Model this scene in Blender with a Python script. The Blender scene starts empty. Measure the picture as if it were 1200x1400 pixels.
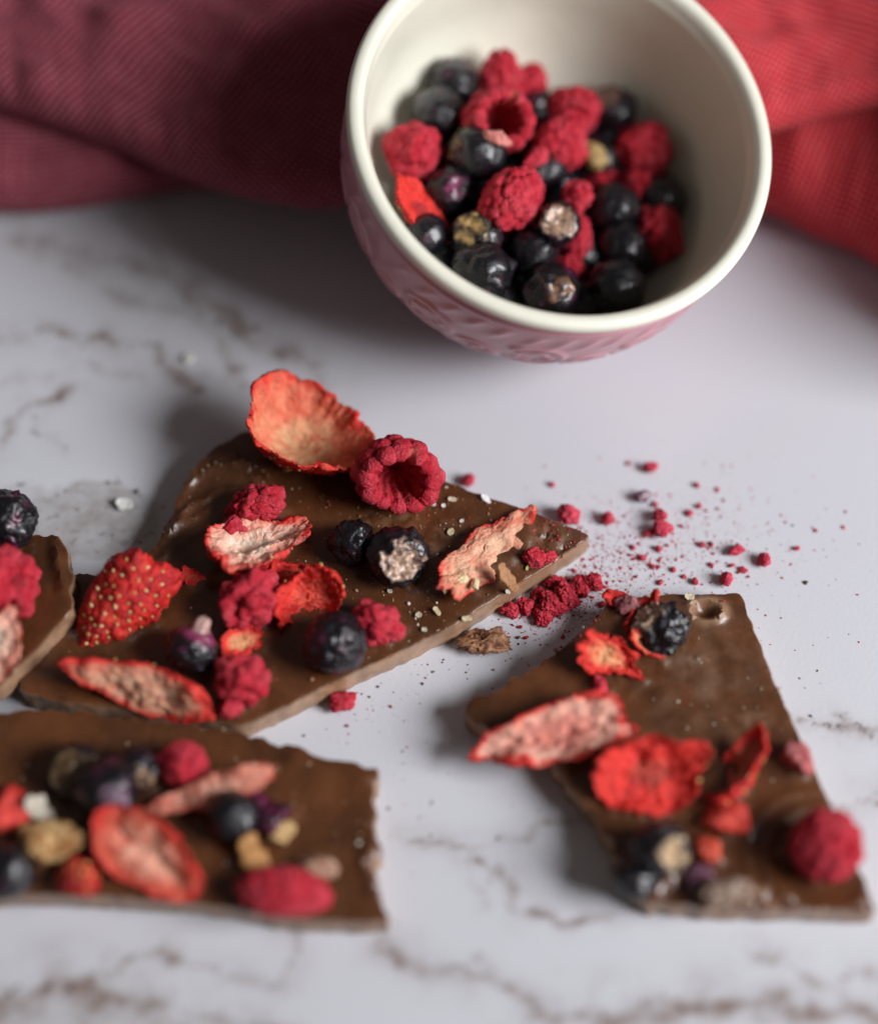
import bpy, bmesh, math
import numpy as np
from mathutils import Vector, Matrix, geometry

# ---------------------------------------------------------------- camera, world, light, exposure
S = 0.001                      # all lengths below are written in millimetres
scene = bpy.context.scene
col = scene.collection

cam_data = bpy.data.cameras.new('camera')
cam_data.sensor_fit = 'VERTICAL'
cam_data.sensor_height = 36.0
cam_data.sensor_width = 36.0
cam_data.lens = 80.0
cam_data.clip_start = 0.02
cam_data.clip_end = 20.0
cam = bpy.data.objects.new('camera', cam_data)
ELEV, DIST = math.radians(60.0), 479.0
cam.location = (0.0, -DIST*math.cos(ELEV)*S, DIST*math.sin(ELEV)*S)
cam.rotation_euler = (math.pi/2 - ELEV, 0.0, 0.0)
cam_data.dof.use_dof = True
cam_data.dof.focus_distance = 464.0*S
cam_data.dof.aperture_fstop = 2.5
cam_data.dof.aperture_blades = 0
col.objects.link(cam)
scene.camera = cam

world = bpy.data.worlds.new('World')
scene.world = world
world.use_nodes = True
bg = world.node_tree.nodes['Background']
bg.inputs['Color'].default_value = (1.0, 0.87, 0.82, 1)
bg.inputs['Strength'].default_value = 0.10

def area_lamp(name, az, el, dist, sx, sy, power, colour):
    d = bpy.data.lights.new(name, 'AREA')
    d.shape = 'RECTANGLE'; d.size = sx; d.size_y = sy
    d.energy = power; d.color = colour
    o = bpy.data.objects.new(name, d)
    v = Vector((math.cos(el)*math.cos(az), math.cos(el)*math.sin(az), math.sin(el)))
    o.location = v*dist
    o.rotation_euler = v.to_track_quat('Z', 'Y').to_euler()
    col.objects.link(o)
    return o
# the window the table stands beside: to the right, a little towards the viewer, fairly low
area_lamp('window_light', math.radians(-19), math.radians(34), 1.25, 0.60, 0.54, 28.0, (0.975, 0.98, 1.0))

scene.view_settings.view_transform = 'Standard'
scene.view_settings.look = 'None'
scene.view_settings.exposure = 0.0
scene.view_settings.gamma = 1.0
scene.view_settings.use_curve_mapping = False
scene.cycles.use_denoising = True
scene.cycles.max_bounces = 8
scene.cycles.sample_clamp_indirect = 4.0

# ---------------------------------------------------------------- noise in numpy
def _hash(ix, iy, iz, seed):
    h = (ix*374761393 + iy*668265263 + iz*2147483647 + seed*974711) & 0xffffffff
    h = ((h ^ (h >> 13))*1274126177) & 0xffffffff
    h = ((h ^ (h >> 16))*2246822519) & 0xffffffff
    return (h ^ (h >> 15)) & 0xffffffff

def perlin(P, seed=0):
    P = np.asarray(P, float); I = np.floor(P).astype(np.int64); f = P - I
    u = f*f*f*(f*(f*6 - 15) + 10)
    r = 0
    for dx in (0, 1):
        for dy in (0, 1):
            for dz in (0, 1):
                h = _hash(I[:, 0]+dx, I[:, 1]+dy, I[:, 2]+dz, seed)
                g = np.stack([(h & 1023)/511.5 - 1, ((h >> 10) & 1023)/511.5 - 1, ((h >> 20) & 1023)/511.5 - 1], 1)
                d = (g*(f - np.array([dx, dy, dz]))).sum(1)
                w = (u[:, 0] if dx else 1-u[:, 0])*(u[:, 1] if dy else 1-u[:, 1])*(u[:, 2] if dz else 1-u[:, 2])
                r = r + w*d
    return r

def fbm(P, octaves=4, seed=0, gain=0.5):
    a, s, r = 1.0, 1.0, 0
    for k in range(octaves):
        r = r + a*perlin(np.asarray(P)*s, seed + 17*k); a *= gain; s *= 2.03
    return r

def ridged(P, octaves=3, seed=0):
    a, s, r = 1.0, 1.0, 0
    for k in range(octaves):
        r = r + a*(1 - 2.2*np.abs(perlin(np.asarray(P)*s, seed + 31*k))); a *= 0.5; s *= 2.1
    return r

def worley(P, seed=0):
    P = np.asarray(P, float); I = np.floor(P).astype(np.int64)
    f1 = np.full(len(P), 9.0); f2 = np.full(len(P), 9.0); cid = np.zeros(len(P))
    for dx in (-1, 0, 1):
        for dy in (-1, 0, 1):
            for dz in (-1, 0, 1):
                c = I + np.array([dx, dy, dz])
                h = _hash(c[:, 0], c[:, 1], c[:, 2], seed)
                q = c + np.stack([(h & 1023)/1023, ((h >> 10) & 1023)/1023, ((h >> 20) & 1023)/1023], 1)
                d = np.linalg.norm(P - q, axis=1)
                nearer = d < f1
                f2 = np.where(nearer, f1, np.minimum(f2, d)); cid = np.where(nearer, (h % 997)/997, cid); f1 = np.where(nearer, d, f1)
    return f1, f2, cid

def smooth(x, a, b):
    t = np.clip((x - a)/(b - a), 0, 1)
    return t*t*(3 - 2*t)

def mix(a, b, t):
    a = np.asarray(a, float); b = np.asarray(b, float); t = np.asarray(t)[..., None]
    return a*(1 - t) + b*t

# ---------------------------------------------------------------- mesh helpers
def make_mesh(name, V, F, mat, tint=None, uv=None):
    """V in mm, F an (n,3) or (n,4) array or a list of mixed faces; tint = own colour per vertex"""
    me = bpy.data.meshes.new(name)
    V = np.asarray(V, np.float32)*S
    if isinstance(F, np.ndarray):
        n, k = F.shape
        me.vertices.add(len(V)); me.vertices.foreach_set('co', V.ravel())
        me.loops.add(n*k); me.loops.foreach_set('vertex_index', F.astype(np.int32).ravel())
        me.polygons.add(n); me.polygons.foreach_set('loop_start', np.arange(0, n*k, k, dtype=np.int32))
        me.update(calc_edges=True)
    else:
        me.from_pydata(V.tolist(), [], F)
    me.validate()
    me.polygons.foreach_set('use_smooth', np.ones(len(me.polygons), bool))
    if tint is not None:
        a = me.color_attributes.new('tint', 'FLOAT_COLOR', 'POINT')
        c = np.ones((len(V), 4), np.float32); c[:, :3] = np.clip(tint, 0, 1)
        a.data.foreach_set('color', c.ravel())
    if uv is not None:
        a = me.attributes.new('weave', 'FLOAT_VECTOR', 'POINT')
        w = np.zeros((len(V), 3), np.float32); w[:, :2] = uv
        a.data.foreach_set('vector', w.ravel())
    me.materials.append(mat)
    return me

def link(name, me, parent=None):
    o = bpy.data.objects.new(name, me); col.objects.link(o)
    if parent is not None: o.parent = parent
    return o

def tag(o, label=None, cat=None, group=None, kind=None):
    if label: o['label'] = label
    if cat: o['category'] = cat
    if group: o['group'] = group
    if kind: o['kind'] = kind
    return o

def empty(name):
    o = bpy.data.objects.new(name, None); o.empty_display_size = 0.01; col.objects.link(o); return o

_ico = {}
def ico(level):
    if level not in _ico:
        bm = bmesh.new(); bmesh.ops.create_icosphere(bm, subdivisions=level, radius=1.0)
        bm.verts.ensure_lookup_table()
        V = np.array([v.co[:] for v in bm.verts]); F = np.array([[v.index for v in f.verts] for f in bm.faces])
        bm.free(); _ico[level] = (V, F)
    return _ico[level]

def grid_faces(nu, nv, wrap_u=False):
    a = np.arange(nu if wrap_u else nu-1)[:, None]; b = np.arange(nv-1)[None, :]
    a2 = (a+1) % nu
    return np.stack(np.broadcast_arrays(a*nv+b, a2*nv+b, a2*nv+b+1, a*nv+b+1), -1).reshape(-1, 4)

def normals_of(V, F):
    N = np.zeros_like(V)
    a, b, c = V[F[:, 0]], V[F[:, 1]], V[F[:, 2]]
    fn = np.cross(b-a, c-a)
    for k in range(F.shape[1]): np.add.at(N, F[:, k], fn)
    return N/np.maximum(np.linalg.norm(N, axis=1, keepdims=True), 1e-12)

def fib(n, rng, jitter=0.15):
    i = np.arange(n) + 0.5
    ph = np.arccos(1 - 2*i/n); th = math.pi*(1 + 5**0.5)*i
    P = np.stack([np.cos(th)*np.sin(ph), np.sin(th)*np.sin(ph), np.cos(ph)], 1)
    P += rng.normal(size=P.shape)*jitter*math.sqrt(4*math.pi/n)
    return P/np.linalg.norm(P, axis=1, keepdims=True)

def orient(spin, tilt, az):
    """spin about the thing's own up axis, then lean that axis by tilt towards the compass direction az (0 right, 90 away)"""
    a = math.radians(az)
    return Matrix.Rotation(math.radians(tilt), 3, Vector((-math.sin(a), math.cos(a), 0))) @ Matrix.Rotation(math.radians(spin), 3, 'Z')

# ---------------------------------------------------------------- materials
def new_mat(name):
    m = bpy.data.materials.new(name); m.use_nodes = True
    nt = m.node_tree; b = nt.nodes['Principled BSDF']
    return m, nt, b

def N(nt, kind, **kw):
    n = nt.nodes.new(kind)
    for k, v in kw.items():
        if k in n.inputs: n.inputs[k].default_value = v
        else: setattr(n, k, v)
    return n

def coords(nt):
    return N(nt, 'ShaderNodeTexCoord').outputs['Object']

def noise_node(nt, vec, scale, detail=4.0, rough=0.55):
    n = N(nt, 'ShaderNodeTexNoise'); n.inputs['Scale'].default_value = scale
    n.inputs['Detail'].default_value = detail; n.inputs['Roughness'].default_value = rough
    nt.links.new(vec, n.inputs['Vector'])
    return n.outputs['Fac']

def ramp(nt, fac, a, b, lo=0.0, hi=1.0):
    n = N(nt, 'ShaderNodeMapRange'); n.clamp = True
    for k, v in (('From Min', a), ('From Max', b), ('To Min', lo), ('To Max', hi)): n.inputs[k].default_value = v
    nt.links.new(fac, n.inputs['Value'])
    return n.outputs['Result']

def mathn(nt, op, a, b):
    n = N(nt, 'ShaderNodeMath'); n.operation = op
    for i, v in enumerate((a, b)):
        if isinstance(v, (int, float)): n.inputs[i].default_value = v
        else: nt.links.new(v, n.inputs[i])
    return n.outputs[0]

def mixc(nt, fac, a, b, mode='MIX'):
    n = N(nt, 'ShaderNodeMix'); n.data_type = 'RGBA'; n.blend_type = mode
    for s, v in ((n.inputs[0], fac), (n.inputs[6], a), (n.inputs[7], b)):
        if isinstance(v, (int, float)): s.default_value = v
        elif isinstance(v, tuple): s.default_value = (*v, 1.0) if len(v) == 3 else v
        else: nt.links.new(v, s)
    return n.outputs[2]

def bump(nt, b, h, strength, dist):
    n = N(nt, 'ShaderNodeBump'); n.inputs['Strength'].default_value = strength; n.inputs['Distance'].default_value = dist
    nt.links.new(h, n.inputs['Height']); nt.links.new(n.outputs['Normal'], b.inputs['Normal'])
    return n

def fruit_mat(name, rough, bscale, bdist, spec=0.3, vary=0.35, sss=0.0, sssr=(1, .3, .2), coat=0.0, powder=None):
    m, nt, b = new_mat(name)
    c = coords(nt)
    t = N(nt, 'ShaderNodeAttribute'); t.attribute_name = 'tint'
    n1 = noise_node(nt, c, 900, 5); n2 = noise_node(nt, c, 3500, 4)
    colour = mixc(nt, 1.0, t.outputs['Color'], mixc(nt, n1, (1-vary,)*3, (1+vary,)*3), 'MULTIPLY')
    if powder:      # dusty patches
        patchy = mathn(nt, 'MULTIPLY', ramp(nt, n2, .46, .66, 0, powder[1]), ramp(nt, noise_node(nt, c, 260, 3), .42, .62, .15, 1.6))
        colour = mixc(nt, patchy, colour, powder[0])
    nt.links.new(colour, b.inputs['Base Color'])
    nt.links.new(ramp(nt, n1, .3, .7, rough-.12, rough+.12), b.inputs['Roughness'])
    b.inputs['Specular IOR Level'].default_value = spec
    if sss:
        b.inputs['Subsurface Weight'].default_value = sss
        b.inputs['Subsurface Radius'].default_value = sssr
        b.inputs['Subsurface Scale'].default_value = 0.001
    b.inputs['Coat Weight'].default_value = coat
    b.inputs['Coat Roughness'].default_value = 0.12
    h = mathn(nt, 'ADD', mathn(nt, 'MULTIPLY', noise_node(nt, c, bscale, 6, .6), 1.0), mathn(nt, 'MULTIPLY', noise_node(nt, c, bscale*3.3, 4, .6), .35))
    bump(nt, b, h, 1.0, bdist)
    return m

M = {}
M['raspberry'] = fruit_mat('dried_raspberry', .62, 1700, .0007, .18, .55, .08, powder=((.66, .16, .20), .4))
M['strawberry'] = fruit_mat('dried_strawberry', .42, 1300, .00045, .32, .5, .45, (1, .22, .13))
M['black'] = fruit_mat('dried_blackcurrant', .2, 1300, .0002, .32, .5, coat=.35, powder=((.08, .07, .08), .06))
M['seed'] = fruit_mat('strawberry_seed', .45, 2500, .0001, .4, .25)
M['nut'] = fruit_mat('chopped_nut', .6, 1600, .0003, .3, .2, .1, (1, .8, .5))
M['coconut'] = fruit_mat('coconut_shaving', .55, 1500, .0002, .35, .1, .2, (1, 1, .9))
M['skin'] = fruit_mat('nut_skin', .45, 1500, .0003, .4, .3, .1)

def chocolate_mat():
    m, nt, b = new_mat('milk_chocolate')
    c = coords(nt)
    t = N(nt, 'ShaderNodeAttribute'); t.attribute_name = 'tint'
    big = noise_node(nt, c, 45, 5, .6); mid = noise_node(nt, c, 260, 5, .6); fine = noise_node(nt, c, 1400, 4, .6)
    k = mixc(nt, 1.0, t.outputs['Color'], mixc(nt, mid, (.68, .66, .64), (1.32, 1.34, 1.36)), 'MULTIPLY')
    # faint fat bloom where the surface has been rubbed
    k = mixc(nt, mathn(nt, 'MULTIPLY', ramp(nt, big, .54, .74, 0, .4), ramp(nt, fine, .4, .65, .2, 1)), k, (.17, .088, .045))
    # crumb-sized lighter flecks
    k = mixc(nt, ramp(nt, noise_node(nt, c, 2300, 2, .5), .72, .77, 0, .35), k, (.28, .16, .09))
    nt.links.new(k, b.inputs['Base Color'])
    r = mathn(nt, 'ADD', ramp(nt, big, .35, .7, .24, .44), ramp(nt, fine, .3, .7, -.06, .08))
    nt.links.new(r, b.inputs['Roughness'])
    b.inputs['Specular IOR Level'].default_value = .45
    b.inputs['Coat Weight'].default_value = .18; b.inputs['Coat Roughness'].default_value = .18
    h = mathn(nt, 'ADD', mathn(nt, 'MULTIPLY', mid, 1.0), mathn(nt, 'MULTIPLY', fine, .3))
    bump(nt, b, h, .6, .0003)
    return m
M['chocolate'] = chocolate_mat()

def marble_mat():
    m, nt, b = new_mat('white_marble_laminate')
    c = coords(nt)
    t = N(nt, 'ShaderNodeAttribute'); t.attribute_name = 'tint'
    sp = N(nt, 'ShaderNodeSeparateColor'); nt.links.new(t.outputs['Color'], sp.inputs[0])
    vein, patch, speck = sp.outputs[0], sp.outputs[1], sp.outputs[2]
    big = noise_node(nt, c, 14, 4); mid = noise_node(nt, c, 120, 6, .65); fine = noise_node(nt, c, 620, 5, .65)
    k = mixc(nt, big, (.51, .518, .562), (.57, .575, .612))
    k = mixc(nt, mathn(nt, 'MULTIPLY', patch, ramp(nt, fine, .25, .7, .55, 1)), k, (.27, .24, .225))
    k = mixc(nt, mathn(nt, 'MULTIPLY', vein, ramp(nt, mid, .32, .56, .2, .95)), k, (.205, .148, .125))
    # thin pale scratches and threads inside the grey patch, dark ink-like specks along the veins
    d = ramp(nt, noise_node(nt, c, 480, 3, .55), .60, .645)
    k = mixc(nt, mathn(nt, 'MULTIPLY', speck, d), k, (.045, .032, .03))
    nt.links.new(k, b.inputs['Base Color'])
    nt.links.new(ramp(nt, mid, .3, .7, .20, .28), b.inputs['Roughness'])
    b.inputs['Specular IOR Level'].default_value = .35
    bump(nt, b, noise_node(nt, c, 1100, 2, .5), .12, .0003)
    return m
M['marble'] = marble_mat()

def glaze_mat(name, colour, rough, spotted):
    m, nt, b = new_mat(name)
    c = coords(nt); n = noise_node(nt, c, 60, 4)
    nt.links.new(mixc(nt, n, tuple(x*.93 for x in colour), tuple(min(1, x*1.07) for x in colour)), b.inputs['Base Color'])
    b.inputs['Roughness'].default_value = rough
    b.inputs['Specular IOR Level'].default_value = .5
    b.inputs['Coat Weight'].default_value = .3; b.inputs['Coat Roughness'].default_value = rough*.6
    bump(nt, b, noise_node(nt, c, 220, 3), .25, .0004)
    return m
M['pink_glaze'] = glaze_mat('pink_glaze', (.50, .235, .275), .36, True)
M['cream_glaze'] = glaze_mat('cream_glaze', (.68, .67, .565), .30, False)

def linen_mat(name, dark, pale, amount):
    m, nt, b = new_mat(name)
    t = N(nt, 'ShaderNodeAttribute'); t.attribute_name = 'weave'
    v = t.outputs['Vector']
    w = N(nt, 'ShaderNodeSeparateXYZ'); nt.links.new(v, w.inputs[0])
    nz = N(nt, 'ShaderNodeTexNoise'); nz.inputs['Scale'].default_value = .22; nz.inputs['Detail'].default_value = 6
    nt.links.new(v, nz.inputs['Vector'])
    def thread(x, other):
        j = mathn(nt, 'ADD', mathn(nt, 'MULTIPLY', x, 2*math.pi/1.3), mathn(nt, 'MULTIPLY', nz.outputs['Fac'], 1.6))
        return mathn(nt, 'ADD', mathn(nt, 'MULTIPLY', mathn(nt, 'SINE', j, 0), .5), .5)
    a, bb = thread(w.outputs[0], 0), thread(w.outputs[1], 0)
    cross = mathn(nt, 'MULTIPLY', a, bb)
    slub = ramp(nt, nz.outputs['Fac'], .35, .65, .72, 1)
    k = mixc(nt, mathn(nt, 'MULTIPLY', mathn(nt, 'MULTIPLY', ramp(nt, cross, .32, .66), slub), amount), dark, pale)
    nt.links.new(k, b.inputs['Base Color'])
    b.inputs['Roughness'].default_value = .9
    b.inputs['Specular IOR Level'].default_value = .1
    b.inputs['Sheen Weight'].default_value = .25; b.inputs['Sheen Roughness'].default_value = .5
    b.inputs['Sheen Tint'].default_value = (*pale, 1)
    bump(nt, b, mathn(nt, 'ADD', a, bb), .45, .00035)
    return m
M['shaded_red'] = linen_mat('shaded_red_linen', (.14, .005, .021), (.54, .25, .28), .95)  # same red cloth, the bowl's shade on it put into the colour
M['red'] = linen_mat('red_linen', (.36, .006, .016), (.70, .25, .25), .78)

# ---------------------------------------------------------------- the table top
def dist_polyline(P, line):
    L = np.asarray(line, float); best = np.full(len(P), 1e9)
    for a, b in zip(L[:-1], L[1:]):
        ab = b - a; t = np.clip(((P - a) @ ab)/max(ab @ ab, 1e-9), 0, 1)
        best = np.minimum(best, np.linalg.norm(P - a - t[:, None]*ab, axis=1))
    return best

# veins of the marble print: points in mm on the table, half-width, strength, specks
VEINS = [
    ([(-115.8, 42.71), (-96.65, 44.27), (-87.1, 45.63), (-75.71, 44.27), (-65.94, 42.71), (-59.22, 37.89), (-52.51, 32.16)], 2.2, .75, .9),
    ([(-96.04, 72.27), (-79.04, 66.55), (-58.93, 60.48), (-43.68, 48.57), (-30.5, 40.78), (-22.99, 28.37)], 3.2, .55, .35),
    ([(-89.0, 67.56), (-68.28, 53.5), (-43.68, 48.57)], 2.0, .35, .3),
    ([(-71.51, 76.82), (-58.93, 60.48), (-48.25, 42.71), (-43.01, 33.11)], 2.6, .5, .4),
    ([(-48.53, 48.57), (-32.04, 38.85), (-25.58, 36.93)], 2.2, .6, .5),
    ([(-105.87, 10.79), (-94.13, 18.11), (-88.69, 27.43), (-79.49, 31.21)], 1.6, .75, .6),
    ([(-88.52, 25.55), (-85.58, 19.04), (-79.83, 15.9)], 1.2, .5, .7),
    ([(-95.57, 33.11), (-78.35, 36.93), (-63.71, 33.11)], 1.4, .35, .3),
    ([(71.65, -48.12), (80.21, -50.52), (89.2, -48.12), (102.54, -46.52)], 1.5, .75, .6),
    ([(79.03, -47.32), (87.48, -50.84), (104.27, -56.86)], 1.2, .6, .5),
    ([(68.74, -66.97), (78.86, -65.89), (90.48, -64.35)], 1.8, .7, .6),
    ([(-5.69, -73.08), (7.09, -76.1), (12.67, -82.09), (14.71, -86.52)], 1.9, .8, .4),
    ([(5.67, -76.1), (17.08, -72.32), (27.18, -67.74)], 1.6, .55, .2),
    ([(16.09, -87.26), (23.7, -90.48), (33.5, -89.46)], 1.4, .75, .3),
    ([(-92.66, -110.14), (-82.03, -107.35), (-71.42, -103.4), (-60.23, -106.22), (-47.6, -111.81), (-40.55, -117.05)], 4.2, 1.0, .3),
    ([(-67.43, -101.7), (-52.64, -95.98), (-41.35, -100.28), (-30.22, -103.4), (-26.99, -96.7), (-27.85, -91.64)], 1.8, .75, .4),
    ([(-57.04, -112.92), (-42.31, -108.75), (-27.16, -112.92)], 2.2, .8, .3),
    ([(-11.79, -95.26), (-2.76, -99.99), (8.26, -101.42), (17.12, -105.66)], 2.0, .95, .3),
    ([(-2.76, -99.99), (8.29, -98.14), (12.37, -103.12)], 1.4, .6, .3),
    ([(18.42, -109.02), (38.2, -109.02), (49.28, -106.22), (65.64, -107.07), (88.6, -109.86)], 3.4, 1.0, .3),
    ([(58.23, -95.26), (67.55, -100.28), (74.25, -102.41)], 1.6, .5, .2),
    ([(74.07, -104.53), (79.2, -100.99), (86.92, -99.57)], 2.0, .7, .3),
    ([(5.64, -81.34), (8.4, -87.26)], 1.2, .4, .2),
]
PATCHES = [([(-72.97, -2.13)][0], 14.5, 9.2, .95), ([(-83.3, 1.78)][0], 9, 5, .45), ([(-63.37, -7.93)][0], 6, 6, .5), ([(-69.67, -108.05)][0], 16, 5, .4)]

def build_table():
    def lines(lo, hi, step, out):
        return np.concatenate([np.linspace(-out, lo-5, 18), np.arange(lo, hi, step), np.linspace(hi+5, out, 18)])
    xs, ys = lines(-115, 115, 1.0, 700), lines(-120, 110, 1.0, 700)
    X, Y = np.meshgrid(xs, ys, indexing='ij')
    P = np.stack([X.ravel(), Y.ravel()], 1); P3 = np.concatenate([P, np.zeros((len(P), 1))], 1)
    warp = np.stack([fbm(P3/9, 4, 5), fbm(P3/9, 4, 6)], 1)*3.4
    Q = P + warp
    vein = np.zeros(len(P)); speck = np.zeros(len(P)); patch = np.zeros(len(P))
    wid = 0.6 + 1.1*smooth(fbm(P3/12, 3, 8), -.4, .5)
    gate = .35 + .65*smooth(fbm(P3/7, 3, 9), -.25, .3)
    for line, w, s, k in VEINS:
        d = dist_polyline(Q, line)
        vein = np.maximum(vein, 1.35*s*gate*(np.exp(-(d/(w*wid*.48))**2) + .28*np.exp(-(d/(w*2.2))**2)))
        speck = np.maximum(speck, k*np.exp(-(d/(w*1.1))**2))
    for c, rx, ry, s in PATCHES:
        d = np.sqrt(((Q[:, 0]-c[0])/rx)**2 + ((Q[:, 1]-c[1])/ry)**2)
        patch = np.maximum(patch, s*smooth(-d, -1.08, -.9)*(.55 + .45*smooth(fbm(P3/5, 4, 11), -.4, .4)))
        speck = np.maximum(speck, np.exp(-((d-.98)/.09)**2) + .35*smooth(-d, -1, -.6))
    # the same print goes on past the picture
    far = (np.abs(P[:, 0]) > 118) | (P[:, 1] > 112) | (P[:, 1] < -124)
    vein = np.where(far, .5*smooth(-np.abs(fbm(P3/60, 3, 4)), -.06, 0), vein)
    V = np.concatenate([P, np.zeros((len(P), 1))], 1)
    F = grid_faces(len(xs), len(ys))
    me = make_mesh('table_top', V, F, M['marble'], np.stack([vein, patch, speck], 1))
    o = link('table_top', me); tag(o, 'white marble-patterned table top with brown and grey veins', None, None, 'structure')
    return o
build_table()

# ---------------------------------------------------------------- the bowl
BC = np.array([25.52, 60.65, 52.2]); BN = np.array([.21, -.19, 1.0]); BN /= np.linalg.norm(BN)
BA = np.cross([0, 1, 0], BN); BA /= np.linalg.norm(BA); BB = np.cross(BN, BA)
OUT_H = np.array([0, 2, 4, 10, 20, 28, 36, 42, 46, 47.4]); OUT_R = np.array([44.5, 44.4, 43.5, 43.3, 42.4, 40.2, 35.8, 30.5, 26.2, 24.5])
IN_H = np.array([0, 4, 10, 20, 28, 34, 38, 41, 42]); IN_R = np.array([41.4, 40.2, 39.6, 38.2, 35, 30, 24, 12, 0.0])

def spline(h, r, n):
    t = np.linspace(0, 1, len(h)); T = np.linspace(0, 1, n)
    def cr(y):
        i = np.clip(np.searchsorted(t, T, side='right')-1, 0, len(t)-2); f = (T - t[i])/(t[i+1]-t[i])
        y = np.asarray(y, float); ym = np.concatenate([[2*y[0]-y[1]], y, [2*y[-1]-y[-2]]])
        p0, p1, p2, p3 = ym[i], ym[i+1], ym[i+2], ym[i+3]
        return .5*(2*p1 + (p2-p0)*f + (2*p0-5*p1+4*p2-p3)*f*f + (3*p1-p0-3*p2+p3)*f**3)
    return cr(h), cr(r)

def build_bowl():
    root = empty('bowl'); tag(root, 'small embossed pink bowl with cream inside, tipped towards the viewer, full of dried berries', 'bowl')
    root.location = Vector(BC - BN*47.4)*S
    rot = Matrix((BA, BB, BN)).transposed().to_4x4()
    root.matrix_world = Matrix.Translation(root.location) @ rot
    up = 47.4
    def lathe(name, h, r, mat, nu, relief=None):
        th = np.linspace(0, 2*math.pi, nu, endpoint=False)
        TH, H = np.meshgrid(th, h, indexing='ij'); RR = np.broadcast_to(r, TH.shape).copy()
        if relief: RR = RR + relief(TH, H)
        V = np.stack([RR*np.cos(TH), RR*np.sin(TH), up - H], -1).reshape(-1, 3)
        F = grid_faces(nu, len(h), True)
        return link(name, make_mesh(name, V, F[:, ::-1], mat), root)
    # body: outside wall with raised scrolls, down to the foot and its underside
    h, r = spline(OUT_H[2:], OUT_R[2:], 110)
    h = np.concatenate([[2.6], h, [47.4, 46.4, 46.2]]); r = np.concatenate([[42.6], r, [22.0, 20.5, .01]])
    def relief(TH, H):
        x = (TH*40.0) % (2*math.pi*40.0/11) - math.pi*40.0/11; y = H - 22.5
        z = 0
        for cx, cy, rad in ((-6.2, -1, 6.0), (5.4, 3, 4.4)):
            d = np.hypot(x-cx, y-cy); a = np.arctan2(y-cy, x-cx)
            z = z + np.exp(-((d - rad)/.75)**2) + np.exp(-((d - rad*.55 - .5*np.cos(5*a))/.7)**2)
        for k in range(5):
            cx, cy, an = -9 + 4.6*k, 10 + 1.6*math.sin(k*2.1), .7*math.cos(k*1.7)
            u = (x-cx)*math.cos(an) + (y-cy)*math.sin(an); v = -(x-cx)*math.sin(an) + (y-cy)*math.cos(an)
            z = z + np.exp(-(u/1.3)**2 - (v/3.6)**2)
        for k in range(4):
            cx, cy = -8 + 5.4*k, -10.5
            z = z + .9*np.exp(-((x-cx+.5*(y-cy))/1.2)**2 - ((y-cy)/3.2)**2)
        band = smooth(H, 7, 10)*smooth(-H, -40, -36)
        return .55*np.clip(z, 0, 1.2)*band + .5*np.exp(-((H-6.6)/.8)**2) + .45*np.exp(-((H-40.5)/.8)**2)
    lathe('body', h, r, M['pink_glaze'], 420, relief)
    # lining: rolled lip and inside
    lip = [(3.4, 42.7), (3.2, 44.2), (2.2, 44.75), (1.0, 44.7), (.25, 44.1), (0, 43.1), (.25, 42.1), (1.2, 41.3), (3.0, 40.7)]
    h1, r1 = spline([a for a, _ in lip], [b for _, b in lip], 26)
    h2, r2 = spline(IN_H[1:], IN_R[1:], 70)
    lathe('lining', np.concatenate([h1, h2]), np.concatenate([r1, np.maximum(r2, .01)]), M['cream_glaze'], 260)
    return root
build_bowl()

def in_bowl(P, grow=0.6):
    q = P - BC; h = -(q @ BN); r = np.linalg.norm(q + h[:, None]*BN, axis=1)
    return (h > -grow) & (h < 47.4 + grow) & (r < np.interp(h, OUT_H, OUT_R) + grow)

# ---------------------------------------------------------------- the linen cloths
def resample(path, n):
    path = np.asarray(path, float)
    k = np.linspace(0, 1, len(path)); x, y = spline(path[:, 0], path[:, 1], 400)
    s = np.concatenate([[0], np.cumsum(np.hypot(np.diff(x), np.diff(y)))])
    t = np.linspace(0, s[-1], n)
    return np.stack([np.interp(t, s, x), np.interp(t, s, y)], 1), t

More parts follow.
